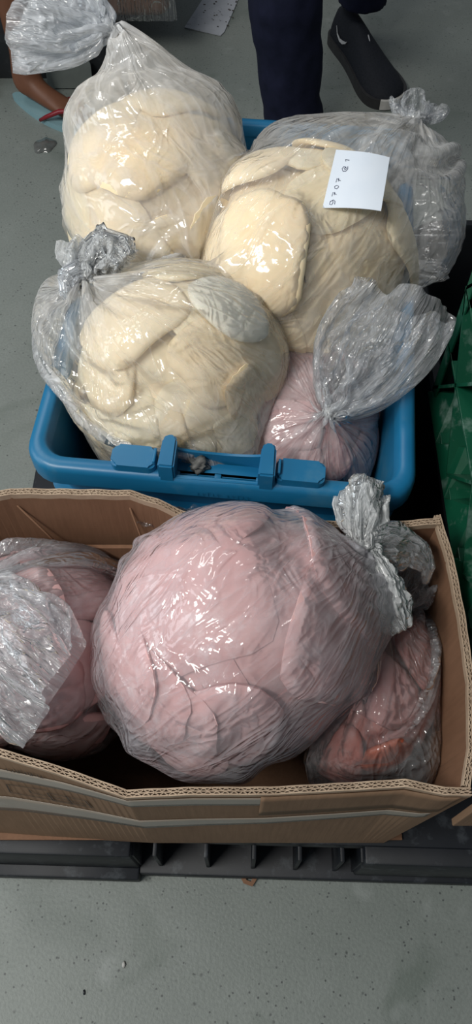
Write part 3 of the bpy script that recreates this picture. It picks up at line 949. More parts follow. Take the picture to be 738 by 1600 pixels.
BAGS = {}
BAGS['A'] = dict(c=(-.095, .835, .50), lobes=[Lobe((-.095, .835, .495), (.110, .112, .130), .29, (.15, 0, .5), 2.6)], knot=(-.146, .945, .665), seed=11, core='cream', n=15, size=.068,
                 mats=('cream', 'cream', 'cream2'), phm=.66, label='milky plastic bag of cream slices tied at the top, rear left in the blue crate', mat='film_milky', tail_mat='film_tail',
                 tail_dir=(-1, .28, .34), tail_len=.110, flare=.064, flat=.40, side=(0, -.5, .86), ct=.42, slack=1.08, bend=(0, -.01, -.012), avoid='BC', grav=.8e-5, air=.6e-5, fpow=1.7,
                 puff=.003, rn=.008, walls=crate_walls, sname='cream_slice', where='the rear left bag', extra=[Lobe((-.100, .880, .575), (.108, .065, .075))])
BAGS['B'] = dict(c=(.09, .755, .48), lobes=[Lobe((.080, .755, .48), (.122, .118, .125), .28, (0, .1, .3), 2.8)], knot=(.211, .872, .602), seed=12, core='cream', n=18, size=.062,
                 mats=('cream', 'cream', 'cream2'), phm=.70, label='clear plastic bag of cream slices with a paper note, rear right in the blue crate', mat='film_mid', tail_mat='film_tailc',
                 tail_dir=(.15, .6, .35), tail_len=.032, flare=.022, flat=.6, side=(0, -.5, .86), ct=.30, slack=1.12, avoid='AD', grav=.8e-5, air=1.0e-5, puff=.003,
                 extra=[Lobe((.195, .80, .520), (.080, .10, .070)), Lobe((.10, .86, .550), (.085, .06, .05))], walls=crate_walls, sname='cream_slice', where='the rear right bag')
BAGS['C'] = dict(c=(-.070, .595, .47), lobes=[Lobe((-.060, .595, .465), (.114, .098, .116), .25, (0, 0, .4), 2.4)], knot=(-.160, .648, .572), seed=13, core='cream2', n=20, size=.050,
                 mats=('cream2', 'cream', 'cream2'), phm=.68, label='hazy plastic bag of cream slices, front left in the blue crate', mat='film_mid', tail_mat='film_frost', rn=.008,
                 tail_dir=(.10, .6, .45), tail_len=.045, flare=.026, flat=.5, side=(0, -.5, .86), ct=.30, slack=1.09, avoid='AD', grav=.8e-5, air=.6e-5, puff=.002,
                 extra=[Lobe((-.160, .625, .50), (.052, .075, .065))], walls=crate_walls, sname='cream_slice', where='the front left cream bag')
BAGS['D'] = dict(c=(.070, .565, .40), lobes=[Lobe((.072, .575, .40), (.100, .098, .085), .19)], knot=(.101, .520, .500), seed=14, core='pink', n=14, size=.042,
                 mats=('pink', 'pink', 'pink2'), phm=.62, label='clear plastic bag of pink meat slices, front right in the blue crate', mat='film_clear', tail_mat='film_tailc',
                 tail_dir=(.46, .66, .34), tail_len=.155, flare=.062, flat=.55, side=(-.2, -.3, .86), ct=.40, slack=1.16, avoid='BC', grav=.8e-5, rn=.0075, fpow=3.0, close=.30, puff=.002,
                 walls=crate_walls, sname='pink_meat_slice', where="the crate's pink bag")
BAGS['E'] = dict(c=(-.195, .275, .35), lobes=[Lobe((-.207, .295, .37), (.080, .098, .118), .17), Lobe((-.150, .335, .345), (.075, .052, .06), .16)], knot=(-.272, .300, .492), seed=15, core='pink', n=14, size=.055,
                 mats=('pink', 'pink2', 'pink'), phm=.66, label='plastic bag of pink meat slices at the left end of the cardboard box', mat='film_clear', tail_mat='film_tailc',
                 tail_dir=(.82, -.34, .08), tail_len=.125, flare=.056, flat=.5, side=(0, 0, 1), ct=.42, slack=1.12, avoid='F', grav=.8e-5, bend=(0, -.03, -.02), puff=.002,
                 walls=box_walls, sname='pink_meat_slice', where='the left bag in the box')
BAGS['F'] = dict(c=(.0, .285, .432), lobes=[Lobe((.000, .293, .440), (.122, .116, .150), .25, (0, .42, 0), 2.2)], knot=(.119, .352, .508), seed=16, core='pink2', n=12, size=.085,
                 mats=('pink2', 'pink2', 'pink'), phm=.74, label='large round hazy bag of light pink meat in the middle of the cardboard box', mat='film_pink', tail_mat='film_frost', rn=.010,
                 tail_dir=(.06, .75, .12), tail_len=.062, flare=.016, flat=.6, side=(0, -.5, .86), ct=.24, slack=.985, inf=1.005, relax=14, avoid='', grav=.2e-5, air=.0e-5, puff=.001, fpow=1.2,
                 extra=[Lobe((.095, .322, .462), (.066, .062, .055))], walls=box_walls, sname='pink_meat_slice', where='the large round bag', soff=-.006)
BAGS['G'] = dict(c=(.148, .262, .325), lobes=[Lobe((.150, .262, .33), (.052, .092, .085), .165, (0, 0, -.55))], knot=(.165, .345, .405), seed=17, core='meat', n=12, size=.042,
                 mats=('meat', 'pink', 'meat'), phm=.64, label='clear plastic bag of darker red meat at the right end of the cardboard box', mat='film_clear', tail_mat='film_tailc',
                 tail_dir=(.35, .25, .35), tail_len=.06, flare=.025, flat=.5, side=(0, -.5, .86), ct=.24, slack=1.2, avoid='F', grav=1.2e-5,
                 extra=[Lobe((.178, .235, .34), (.036, .075, .05))], walls=box_walls, sname='red_meat_slice', where='the right bag in the box')
KIND = {'cream_slice': 'cream slice', 'pink_meat_slice': 'pink meat slice', 'red_meat_slice': 'dark red meat slice'}
maps = {}
for key, b in BAGS.items():
    store = []; rng = random.Random(b['seed']); used = set()
    what = KIND[b['sname']]
    for q, lb in enumerate(b['lobes']):
        nm = 'packed_cream_mass' if 'cream' in b['core'] else 'packed_meat_mass'
        add_core(lb, .93, M[b['core']], nm, 'packed %ss filling the %s of %s' % (what, 'middle' if q == 0 else 'far side', b['where']), 'food', store)
        n = b['n'] if q == 0 else 6
        for k in range(n):
            z = 1 - 1.35 * (k + .5) / n; t = 2.39996 * k + b['seed']
            r = math.sqrt(max(0, 1 - z * z)); d = Vector((r * math.cos(t), r * math.sin(t), z)) + Vector((rng.uniform(-.2, .2), rng.uniform(-.2, .2), rng.uniform(-.15, .15)))
            d.normalize(); s_ = b['size'] * rng.uniform(.8, 1.25) * (1 if q == 0 else .8)
            o = add_slice(lb, d, s_ * 1.15, s_ * .85, rng.uniform(0, 6.28), rng.uniform(.006, .009), rng.uniform(-.006, .002) + b.get('soff', 0) * .5, rng.uniform(-1, 1), rng.random() * 50 + 1,
                          M[rng.choice(b['mats'])], b['sname'], '', 'slice', '%ss in %s' % (what, b['where']), store, nose=rng.uniform(2.2, 5.0), notch=rng.uniform(.08, .22))
            p = lb.c + np.array(d) * float(lb.rad(np.array(d))); X_, Y_ = pos_words(p, lb.c, .13, .13)
            facing = d.dot(Vector((0, -.5, .866)))
            if facing > .15:
                col_ = 'left edge' if X_ < -.62 else 'left' if X_ < -.2 else 'middle' if X_ < .2 else 'right' if X_ < .62 else 'right edge'
                row = 'top' if Y_ < -.62 else 'upper' if Y_ < -.2 else 'central' if Y_ < .2 else 'lower' if Y_ < .62 else 'bottom'
                w_ = '%s %s' % (row, col_)
                if q == 1: w_ = 'far ' + w_
                if w_ in used: w_ = ('outer ' if rng.random() < .5 else 'inner ') + w_
                if w_ not in used:
                    used.add(w_); o['label'] = '%s at the %s of %s' % (what, w_, b['where']); continue
            o['label'] = '%s mostly hidden under others in %s' % (what, b['where']); o['group'] = 'half hidden %ss in %s' % (what, b['where'])
    b['store'] = store
# singled-out slices
add_slice(BAGS['C']['lobes'][0], (.42, .02, .88), .036, .047, .4, .006, .006, 0, 5, M['white_slice'], 'round_white_slice', 'round white slice lying on top inside the front left bag of cream slices', 'slice', None, BAGS['C']['store'], nose=2.0, notch=.08)
add_slice(BAGS['D']['lobes'][0], (-.10, -.55, .80), .026, .030, .6, .010, .003, .3, 8, M['pink2'], 'square_pink_slice', 'square light pink meat piece right behind the handle of the blue crate', 'slice', None, BAGS['D']['store'], nose=6.0, notch=.04)
add_slice(BAGS['F']['lobes'][0], (-.15, -.75, .30), .078, .050, .1, .010, .004, 0, 9, M['pink2'], 'large_pink_slice', 'large rounded pink slice low on the front of the large round bag', 'slice', None, BAGS['F']['store'], nose=2.2, notch=.1)
add_slice(BAGS['G']['lobes'][0], (.0, -.75, .55), .016, .026, .9, .008, .005, 0, 19, M['rust'], 'orange_red_meat_piece', 'orange-red piece of meat in the right bag of the cardboard box', 'slice', None, BAGS['G']['store'], nose=2.2, notch=.2)
# fans of overlapping slices seen edge on through the film
for key, a0, a1, nn, zz, sz, rot in (('B', -2.55, -1.05, 8, .30, .050, 1.3), ('A', -1.9, -.75, 6, .34, .052, 1.4), ('F', -2.9, -2.1, 4, .5, .07, 1.2), ('D', -2.4, -.9, 5, .95, .034, 1.1), ('C', -2.0, -.7, 6, .42, .042, 1.0)):
    b = BAGS[key]; lb = b['lobes'][0]
    for k in range(nn):
        an = a0 + (a1 - a0) * k / (nn - 1); d = Vector((math.cos(an), math.sin(an), zz + .05 * math.sin(k * 2.1)))
        what = KIND[b['sname']]
        place = ['first', 'second', 'third', 'fourth', 'fifth', 'sixth', 'seventh', 'eighth'][k]
        add_slice(lb, d, sz * 1.25, sz * .62, rot + .1 * math.sin(k * 3), .0055, .0005, 2.2, k * 3.3 + 2, M[b['mats'][k % 2]], b['sname'], '%s %s from the left in the low row of %s' % (place, what, b['where']),
                  'slice', '%ss in %s' % (what, b['where']), b['store'], nose=3.2, notch=.10)
for key, b in BAGS.items():
    maps[key] = RMap(b['c'], b['store'], b.get('extra', ()))
FILM = {}
for key, b in BAGS.items():
    FILM[key] = make_bag(b, maps, key)


def crumple_tail(name, parent, pts, wd, flat, mat, seed, pleats=9, amp=.22, thin=(0, -.5, .86)):
    """gathered, flattened, crumpled loose end following a line"""
    P = [Vector(p) for p in pts]; n = 72; m = 46; rings = []; th = Vector(thin).normalized(); rg = random.Random(seed); ph = [rg.uniform(0, 6.28) for _ in range(5)]
    org = P[0]
    for i in range(m):
        t = i / (m - 1); f = t * (len(P) - 1); a = min(int(f), len(P) - 2); u_ = f - a
        p0, p1, p2, p3 = P[max(a - 1, 0)], P[a], P[a + 1], P[min(a + 2, len(P) - 1)]
        p = .5 * (2 * p1 + (p2 - p0) * u_ + (2 * p0 - 5 * p1 + 4 * p2 - p3) * u_ ** 2 + (3 * p1 - p0 - 3 * p2 + p3) * u_ ** 3)
        d = (p2 - p1).normalized(); s_ = d.cross(th).normalized(); w_ = s_.cross(d)
        r = float(np.interp(t, np.linspace(0, 1, len(wd)), wd)); ring = []
        for k in range(n):
            an = 2 * PI * k / n
            q = 1 + amp * math.sin(pleats * an + ph[0] + 1.5 * t) * .7 + amp * .8 * math.sin((pleats * 2 + 1) * an + ph[1] - 2 * t)
            q += .45 * noise.noise(Vector((math.cos(an) * 1.5, math.sin(an) * 1.5, t * 5 + seed)))
            q += .25 * noise.noise(Vector((math.cos(an) * 5, math.sin(an) * 5, t * 14 + seed)))
            ring.append(p + s_ * (math.cos(an) * r * q) + w_ * (math.sin(an) * r * q * flat) + d * (.10 * r * noise.noise(Vector((an * 3, t * 3, seed)))))
        rings.append(ring)
    v, f = loft(rings, True, False); po = parent.location if parent else Vector((0, 0, 0))
    me = mesh_from([q - po for q in v], f); uv = me.uv_layers.new(name='uv')
    for li, l in enumerate(me.loops): uv.data[li].uv = ((l.vertex_index % n) / n, (l.vertex_index // n) / m * .4)
    return link(name, me, M[mat], parent)


rootF = FILM['F'][0]
crumple_tail('loose_end', rootF, [(.118, .356, .508), (.120, .378, .512), (.122, .402, .518), (.128, .424, .522)], [.012, .015, .017, .012], .55, 'film_frost', 4)
crumple_tail('loose_end', rootF, [(.120, .350, .508), (.132, .325, .506), (.144, .300, .494), (.156, .282, .480)], [.012, .017, .019, .009], .55, 'film_frost', 7)
crumple_tail('loose_end', rootF, [(.126, .352, .508), (.148, .362, .500), (.172, .362, .488), (.188, .350, .476), (.188, .338, .462)], [.010, .020, .014, .007, .002], .6, 'film_tailc', 9)
rootC = FILM['C'][0]
crumple_tail('loose_end', rootC, [(-.158, .655, .576), (-.150, .672, .584), (-.134, .672, .588), (-.118, .655, .584)], [.009, .017, .019, .014], .6, 'film_frost', 12)
crumple_tail('loose_end', rootC, [(-.160, .652, .572), (-.172, .644, .578), (-.178, .634, .570), (-.170, .624, .562)], [.010, .014, .010, .008], .6, 'film_tail', 15)


# ------------------------------------------------------------------ paper note on the rear right bag
def film_point(key, x, y):
    X = FILM[key][1]; Y = X.reshape(-1, 3); d = (Y[:, 0] - x) ** 2 + (Y[:, 1] - y) ** 2
    q = Y[d < .010 ** 2]; return q[:, 2].max() if len(q) else None


nx_, ny_, zc = .1295, .738, .618
W_, H2 = .030, .029
v = []; n = 12
R_ = Matrix.Rotation(math.radians(-11), 3, 'Z')
tiltm = Matrix.Rotation(math.radians(24), 3, 'X')
for layer in (0, .0004):
    for i in range(n + 1):
        for j in range(n + 1):
            a, b_ = (i / n * 2 - 1), (j / n * 2 - 1)
            p = Vector((a * W_ + .002 * b_ * (a < 0), b_ * H2 * 1.1, .0035 * math.sin(a * 1.6 + 1) - .003 * a * b_ + layer))
            v.append(R_ @ (tiltm @ p))
m_ = (n + 1) ** 2; f = []
for i in range(n):
    for j in range(n):
        a = i * (n + 1) + j; q = (a, a + n + 1, a + n + 2, a + 1); f.append(q[::-1]); f.append(tuple(x + m_ for x in q))
note = link('paper_note', mesh_from(v, f), M['paper']); note.location = (nx_, ny_ - .003, zc + .005)
tag(note, 'small white paper note with handwriting lying on the rear right bag', 'paper')
# handwriting, written upwards along the left edge: 0 7 0 7 @ 1
glyph = {'9': [[(.5, -.2), (.8, .2), (.5, .9), (0, .9), (-.1, .4), (.4, .2), (.8, .5)], [(0, -.2), (.5, -.2)]], '7': [[(0, .9), (.7, .9), (.3, 0)], [(.2, .45), (.75, .5)]], '0': [[(.4, 0), (.1, .3), (.2, .8), (.5, .9), (.75, .5), (.6, .1), (.4, 0)]],
         '2': [[(0, .8), (.4, 1), (.7, .7), (.1, 0), (.8, .05)]], '@': [[(.7, .3), (.5, .6), (.25, .4), (.4, .1), (.75, .3), (.8, .8), (.4, 1.05), (-.05, .7), (0, .1), (.4, -.2), (.9, -.1)]], '1': [[(.2, .7), (.5, .95), (.45, 0)]]}
seq = [('9', -.88), ('7', -.60), ('0', -.36), ('7', -.12), ('@', .28), ('1', .58)]
for ch, yy in seq:
    for st in glyph[ch]:
        pts = []
        for (gx, gy) in st:
            a = -.80 + .0 - gy * .16 + .16 + (.10 if ch in '@1' else 0) + .06 * (yy + 1); b_ = yy + gx * .19
            p = Vector((a * W_ + .002 * b_, b_ * H2 * 1.1, .0035 * math.sin(a * 1.6 + 1) - .003 * a * b_ + .0006)); pts.append(R_ @ (tiltm @ p))
        vv, ff = tube(pts, .00035, 5); link('pen_stroke', mesh_from(vv, ff), M['pen'], note)

# ------------------------------------------------------------------ scraps of film between the containers


def film_scrap(name, label, c, dims, mat, seed, amp):
    n = 60; m = 40; v = []
    for i in range(n):
        for j in range(m):
            x, y = (i / (n - 1) - .5), (j / (m - 1) - .5)
            e = 1 + .3 * noise.noise(Vector((math.atan2(y, x) * 2, seed, 0)))
            z = amp * (abs(noise.noise(Vector((x * 5, y * 4, seed)))) + .6 * abs(noise.noise(Vector((x * 13, y * 11, seed)))))
            v.append((x * dims[0] * e, y * dims[1] * e, z))
    f = [(i * m + j, (i + 1) * m + j, (i + 1) * m + j + 1, i * m + j + 1) for i in range(n - 1) for j in range(m - 1)]
    me = mesh_from(v, f); uv = me.uv_layers.new(name='uv')
    for li, l in enumerate(me.loops): uv.data[li].uv = (v[l.vertex_index][0] * 3, v[l.vertex_index][1] * 3)
    o = link(name, me, M[mat]); o.location = c; return tag(o, label, 'plastic film')


film_scrap('film_scrap', 'crumpled clear film squeezed between the blue crate and the cardboard box', (-.052, .417, .452), (.10, .022, .01), 'film_over', 3, .022)
film_scrap('film_scrap', 'shiny dark film scrap at the right rim of the blue crate', (.236, .655, .470), (.05, .03, .01), 'film_over', 5, .016)

# ------------------------------------------------------------------ things on the floor
def flat_patch(name, label, cat, pts, th, mat, z=0):
    bm = bmesh.new(); prism(bm, pts, z, z + th); o = link(name, finish(bm), mat); return tag(o, label, cat)


sheet = flat_patch('printed_sheet', 'crumpled grey printed paper sheet lying on the floor behind the crates', 'paper', [(-.135, 2.150), (-.040, 2.112), (-.030, 2.13), (.010, 2.30), (.02, 2.42), (-.09, 2.44), (-.085, 2.30)], .002, M['newsprint'], .001)
rg = random.Random(5); vs, fs = [], []
for k in range(60):
    x = rg.uniform(-.10, -.01); y = rg.uniform(2.15, 2.38); x += (y - 2.15) * .12; b = len(vs); s_ = rg.uniform(.001, .003)
    for dx, dy in ((-s_, -s_), (s_, -s_), (s_, s_ * .6), (-s_, s_)): vs.append((x + dx, y + dy, .0034))
    fs.append((b, b + 1, b + 2, b + 3))
link('printed_marks', mesh_from(vs, fs, False), M['ink'], sheet)['kind'] = 'stuff'
pud = []
for k in range(26):
    a = 2 * PI * k / 26; r = .023 * (1 + .16 * math.sin(2 * a + 1) + .1 * math.sin(5 * a)); pud.append((-.444 + r * math.cos(a), 1.668 + r * 1.35 * math.sin(a)))
bm = bmesh.new(); c0 = bm.verts.new((-.444, 1.668, .005))
ro = [bm.verts.new((x, y, .0005)) for x, y in pud]; ri = [bm.verts.new((-.444 + (x + .444) * .85, 1.668 + (y - 1.668) * .85, .0045)) for x, y in pud]
for k in range(26):
    j = (k + 1) % 26; bm.faces.new((ro[k], ro[j], ri[j], ri[k])); bm.faces.new((ri[k], ri[j], c0))
tag(link('water_blob', finish(bm, True), M['water']), 'small round blob of water on the floor left of the rear bag', 'water')
for k, (x, y, r, mt, lb) in enumerate(((.082, -.115, .0042, 'white', 'small white chip on the floor near the bottom edge'), (-.145, .013, .003, 'white', 'tiny pale chip on the floor left of the middle below the pallet'),
                                  (-.193, -.018, .0025, 'black', 'tiny dark crumb on the floor at the lower left'), (-.09, -.055, .0022, 'black', 'tiny round black crumb on the floor below the pallet'))):
    o = lump('floor_chip', (x, y, r * .5), r, M[mt], k + 3, .5, 1, (.8, 1.5, .5)); tag(o, lb, 'crumb')
# strap loop sticking out below the pallet
v, f = loft([[Vector(p) for p in r_] for r_ in (((-.006, .14, .004), (.000, .14, .004), (.000, .14, .0055), (-.006, .14, .0055)), ((.010, .108, .004), (.014, .112, .004), (.014, .112, .0055), (.010, .108, .0055)),
                                                   ((.022, .104, .004), (.020, .110, .004), (.020, .110, .0055), (.022, .104, .0055)), ((.046, .14, .004), (.038, .14, .004), (.038, .14, .0055), (.046, .14, .0055)))])
tag(link('strap_loop', mesh_from(v, f, False), M['card']), 'brown strap loop poking out on the floor under the pallet edge', 'strap')

# dark crate, carton and lid in the background
bc = thing('black_tray', 'low black plastic tray under the brown carton in the background', 'crate', (-.55, 2.15, 0))
rings = [[Vector((x, y, z)) for x, y in rounded_rect(.26 - o_, .24 - o_, .03)] for o_, z in ((.02, 0), (.0, .10), (.0, .12), (.012, .12), (.03, .01))]
v, f = loft(rings, True, False); n = len(rings[0]); f.append(tuple(range(n))[::-1]); f.append(tuple(4 * n + j for j in range(n)))
link('body', mesh_from(v, f, False), M['black'], bc)
ca = thing('brown_carton', 'dark brown carton wrapped in clear film at the top edge', 'box', (-.36, 2.19, .121))
bm = bmesh.new(); bbox(bm, -.26, .205, -.225, .25, 0, .20, .03, seg=4); link('body', finish(bm, True, 40), M['brown'], ca)
n = 40; vs = []
for i in range(n):
    for j in range(24):
        x = -.12 + i / (n - 1) * .34; yv = j / 23
        zz = .205 - max(0, yv - .6) * .5; y = -.10 - min(yv, .6) / .6 * .14
        k_ = .012 * abs(noise.noise(Vector((x * 20, yv * 5, 2)))) + .008 * abs(noise.noise(Vector((x * 60, yv * 14, 2))))
        vs.append((x + .012 * noise.noise(Vector((yv * 6, x * 3, 1))), y - k_, zz + k_))
fs = [(i * 24 + j, (i + 1) * 24 + j, (i + 1) * 24 + j + 1, i * 24 + j + 1) for i in range(n - 1) for j in range(23)]
me = mesh_from(vs, fs); uv = me.uv_layers.new(name='uv')
for li, l in enumerate(me.loops): uv.data[li].uv = (vs[l.vertex_index][0] * 2, vs[l.vertex_index][1] * 2)
link('film', me, M['film_over'], ca)
bm = bmesh.new(); prism(bm, rounded_rect(.055, .032, .012), -.003, .003); bmesh.ops.rotate(bm, matrix=Matrix.Rotation(PI / 2 - .25, 3, 'X'), verts=bm.verts)
o = link('grey_lid', finish(bm), M['lid']); o.location = (-.405, 1.894, .034); tag(o, 'small grey-green plastic lid leaning on the black tray behind the rear left bag', 'lid')

# ------------------------------------------------------------------ people


def skin_mesh(name, chains, mat, parent=None, loc=(0, 0, 0), sub=2):
    """chains: list of [(x,y,z,r), ...]; points at the same place are shared"""
    vs, rs, es, ix_ = [], [], [], {}
    for ch in chains:
        prev = None
        for x, y, z, r in ch:
            k = (round(x, 4), round(y, 4), round(z, 4))
            if k not in ix_: ix_[k] = len(vs); vs.append((x - loc[0], y - loc[1], z - loc[2])); rs.append(r)
            if prev is not None: es.append((prev, ix_[k]))
            prev = ix_[k]
    me = bpy.data.meshes.new(name); me.from_pydata(vs, es, []); o = link(name, me, mat, parent)
    if parent is None: o.location = loc
    sk = o.modifiers.new('skin', 'SKIN'); sk.use_smooth_shade = True; sk.branch_smoothing = .4
    for i, sv in enumerate(me.skin_vertices[0].data):
        rr = rs[i]; sv.radius = rr if isinstance(rr, tuple) else (rr, rr); sv.use_root = (i == 0)
    sb = o.modifiers.new('sub', 'SUBSURF'); sb.levels = sub; sb.render_levels = sub
    return o


# person 1: bare leg in a flip-flop, at the far left
FA = Vector((-.505, 1.80, 0))
pel = (-.60, 1.98, .93, .12)
DX = .022
leg_near = [pel, (-.525, 1.955, .86, .085), (-.500, 1.90, .66, .070), (-.490, 1.862, .475, .050), (-.497, 1.855, .36, .050), (-.505, 1.845, .22, .038), (-.508, 1.838, .12, .029), (-.505, 1.826, .065, .029),
            (-.480, 1.812, .048, .028), (-.445, 1.790, .040, .025), (-.405, 1.762, .032, .024)]
leg_near = [pel] + [(x + DX * min(1, max(0, (z - .04) / .1)), y, z, r * 1.12) for x, y, z, r in leg_near[1:]]
heel = [leg_near[7], (-.517, 1.826, .036, .024)]
toes = []
fd = Vector((.83, -.55)).normalized(); sd = Vector((fd.y, -fd.x)); end = leg_near[-1]
for k, (off, ln, r) in enumerate(((.026, .040, .0105), (.012, .040, .008), (.0, .036, .0075), (-.011, .032, .007), (-.021, .027, .0065))):
    b0 = Vector(end[:2]); p1 = b0 + fd * .026 - sd * off * .9; p2 = p1 + fd * ln * .5; p3 = p1 + fd * ln
    toes.append([end, (p1.x, p1.y, .026, r * 1.15), (p2.x, p2.y, .025, r), (p3.x, p3.y, .021, r * .85)])
off2 = (-.27, .14)
mv = lambda q: (q[0] + off2[0] * (1 - max(0, q[2] - .6) / .5), q[1] + off2[1], q[2], q[3])
leg_far = [pel] + [mv(q) for q in leg_near[1:]]
heel_far = [mv(q) for q in heel]; toes_far = [[mv(q) for q in t_] for t_ in toes]
torso = [pel, (-.61, 2.0, 1.05, .13), (-.61, 2.01, 1.25, .15)]
p1 = skin_mesh('person', [leg_near, heel, *toes, leg_far, heel_far, *toes_far, torso], M['skin'], None, (-.55, 1.9, 0))
tag(p1, 'person with a bare leg and a flip-flop standing at the far left', 'person')
shorts = skin_mesh('shorts', [[(-.60, 1.98, .93, .145), (-.525, 1.955, .84, .11), (-.503, 1.915, .66, .10)], [(-.60, 1.98, .93, .145), (-.60 - .11, 2.05, .84, .11), (-.69, 2.02, .66, .10)], [(-.60, 1.98, .93, .145), (-.61, 2.0, 1.05, .15)]], M['shorts'], p1, (-.55, 1.9, 0), 1)


def flop(cx, cy):
    fl2 = bpy.data.objects.new('flip_flop', None); col.objects.link(fl2); fl2.parent = p1; fl2.location = (cx - p1.location.x, cy - p1.location.y, 0)
    fl2.rotation_euler.z = math.atan2(fd.y, fd.x)
    out = []
    for k in range(40):
        a = 2 * PI * k / 40; x = .135 * math.cos(a); wdt = .034 + .009 * math.cos(a) - .005 * math.cos(2 * a); out.append((x + .095, wdt * math.sin(a)))
    bm = bmesh.new(); prism(bm, out, .0, .014); bmesh.ops.bevel(bm, geom=[e for e in bm.edges if abs(e.verts[0].co.z - e.verts[1].co.z) < 1e-6], offset=.003, segments=2, affect='EDGES')
    link('sole', finish(bm, True, 50), M['flop'], fl2)
    for sgn in (-1, 1):
        v, f = tube([(.085, sgn * .044, .012), (.105, sgn * .041, .026), (.140, sgn * .030, .046), (.172, sgn * .014, .050), (.192, .010, .028)], [.004, .005, .006, .005, .003], 8)
        link('strap', mesh_from(v, f), M['strap'], fl2)


flop(-.508, 1.829); flop(-.508 + off2[0], 1.829 + off2[1])

# person 2: navy trousers and black sneakers
P2 = (.22, 1.90, 0)
hip = (.20, 1.97, .95, .13)
body2 = skin_mesh('person', [[hip, (.125, 1.93, .85, .085), (.110, 1.80, .55, .055), (.105, 1.74, .30, .050), (.122, 1.715, .09, .035)], [hip, (.275, 1.99, .85, .085), (.295, 2.02, .52, .055), (.309, 2.06, .30, .050), (.305, 2.065, .09, .035)],
                              [hip, (.20, 1.98, 1.05, .13), (.20, 2.0, 1.25, .15)]], M['skin'], None, P2)
tag(body2, 'person in navy trousers and black sneakers standing behind the crates', 'person')


def cloth_leg(pts, rads, seed, n=40):
    P = [Vector(p) for p in pts]; rings = []; m = 44
    for i in range(m):
        t = i / (m - 1) * (len(P) - 1); a = min(int(t), len(P) - 2); u_ = t - a; p = P[a].lerp(P[a + 1], u_); r = rads[a] * (1 - u_) + rads[a + 1] * u_; ring = []
        for k in range(n):
            an = 2 * PI * k / n
            q = 1 + .10 * noise.noise(Vector((math.cos(an) * 1.2, math.sin(an) * 1.2, p.z * 14 + seed))) + .07 * noise.noise(Vector((math.cos(an) * 3, math.sin(an) * 3, p.z * 34 + seed)))
            ring.append(p + Vector((math.cos(an), math.sin(an), 0)) * r * q - Vector(P2))
        rings.append(ring)
    return loft(rings)


vs, fs = [], []
for args in (([(.200, 1.97, .92), (.125, 1.93, .84), (.105, 1.80, .55), (.100, 1.72, .30), (.122, 1.705, .10), (.135, 1.70, .045)], [.12, .115, .090, .078, .066, .068], 2),
             ([(.200, 1.97, .92), (.275, 1.99, .84), (.300, 2.02, .52), (.309, 2.06, .30), (.309, 2.07, .125), (.309, 2.07, .108)], [.12, .115, .088, .074, .060, .060], 8),
             ([(.20, 1.97, .86), (.20, 1.98, 1.04), (.20, 1.98, 1.06)], [.15, .15, .15], 5)):
    v, f = cloth_leg(*args); b = len(vs); vs += v; fs += [tuple(i + b for i in q) for q in f]
tr = link('trousers', mesh_from(vs, fs), M['navy'], body2)
rm = tr.modifiers.new('r', 'REMESH'); rm.mode = 'VOXEL'; rm.voxel_size = .008; rm.use_smooth_shade = True


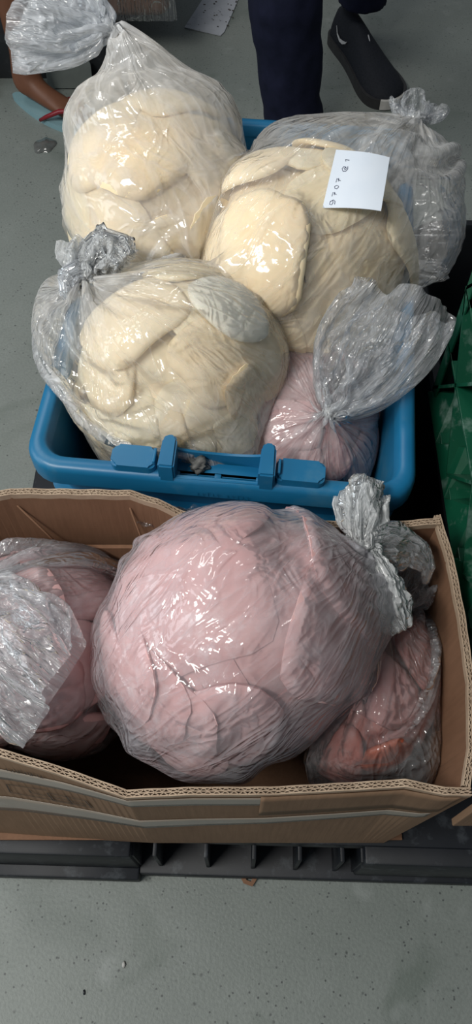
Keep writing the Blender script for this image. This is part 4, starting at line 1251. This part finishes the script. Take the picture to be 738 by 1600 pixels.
def sneaker(cx, cy, ang):
    """root at the heel on the floor; local +x runs towards the toe"""
    s_ = bpy.data.objects.new('shoe', None); col.objects.link(s_); s_.parent = body2; s_.location = (cx - P2[0], cy - P2[1], 0); s_.rotation_euler.z = ang
    LN = .325
    X_ = [0, .022, .065, .12, .185, .24, .285, .31, .325]
    lft = [.020, .038, .040, .037, .050, .058, .054, .039, .012]; rgt = [.020, .038, .039, .036, .041, .049, .048, .036, .012]
    top = [.075, .088, .092, .090, .072, .058, .050, .040, .026]
    m = 22; rings = []
    for i in range(m):
        x = LN * (.5 - .5 * math.cos(PI * i / (m - 1))); l_, r_, t_ = (float(np.interp(x, X_, q)) for q in (lft, rgt, top)); ring = []
        for k in range(24):
            a = 2 * PI * k / 24; cc, ss = math.cos(a), math.sin(a); wd = l_ if cc > 0 else r_
            yy = wd * math.copysign(abs(cc) ** .75, cc) * (1 - .28 * max(0, ss)); zz = .018 + (t_ - .018) * max(0, ss) ** .8 if ss > 0 else .018 * (1 + ss * .7)
            ring.append(Vector((x, yy, zz)))
        rings.append(ring)
    v, f = loft(rings); up = link('upper', mesh_from(v, f), M['shoe'], s_)
    up.data.name = 'upper'
    ol = [(x, l_ * 1.06 + .002) for x, l_ in zip(X_, lft)] + [(x, -(r_ * 1.06 + .002)) for x, r_ in list(zip(X_, rgt))[::-1]]
    ol = [(x * 1.02 - .003, y) for x, y in ol]
    # smooth outline
    for _ in range(2): ol = [q for i in range(len(ol)) for q in ((ol[i][0] * .75 + ol[(i + 1) % len(ol)][0] * .25, ol[i][1] * .75 + ol[(i + 1) % len(ol)][1] * .25), (ol[i][0] * .25 + ol[(i + 1) % len(ol)][0] * .75, ol[i][1] * .25 + ol[(i + 1) % len(ol)][1] * .75))]
    bm = bmesh.new(); prism(bm, ol, 0, .024); link('sole', finish(bm, True, 50), M['sole'], s_)
    # pale toe bumper, at the tip
    arc = [(.282 + .050 * math.cos(a), .054 * math.sin(a)) for a in np.linspace(-.55, .80, 14)]
    vs = []
    for x, y in arc:
        for z, k_ in ((.004, 1.03), (.025, 1.01), (.027, .92), (.004, .92)): vs.append((.282 + (x - .282) * k_, y * k_, z))
    fs = [(i * 4 + a, i * 4 + (a + 1) % 4, (i + 1) * 4 + (a + 1) % 4, (i + 1) * 4 + a) for i in range(len(arc) - 1) for a in range(4)]
    link('toe_bumper', mesh_from(vs, fs, False), M['white'], s_)['label'] = 'off-white rubber toe bumper'
    # curved tick on the heel side and the small lace aglet
    for sg, nm in ((-1, 'side_mark'),):
        pth = [(.060, .064, .0008), (.072, .050, .0022), (.088, .044, .0034), (.104, .046, .0042), (.118, .052, .0024), (.124, .058, .0006)]
        vs = []
        for x, z, wd in pth:
            wside = float(np.interp(x, X_, rgt)); yv = sg * (wside * (1 - .10) + .0035)
            for dz in (-wd, wd): vs.append((x, yv + sg * (-.12) * (z + dz - .05), z + dz))
        fs = [(i * 2, i * 2 + 2, i * 2 + 3, i * 2 + 1) for i in range(len(pth) - 1)]
        o = link(nm, mesh_from(vs, fs, False), M['mark'], s_); sm = o.modifiers.new('s', 'SOLIDIFY'); sm.thickness = .001; sm.offset = 0
    v, f = tube([(.152, .006, .082), (.168, .004, .076)], .0016, 6); link('lace_tip', mesh_from(v, f), M['mark'], s_)


a_ = math.atan2(-.31, .105)
sneaker(.266, 2.115, a_)
sneaker(.118, 1.775, math.atan2(-.28, .0))
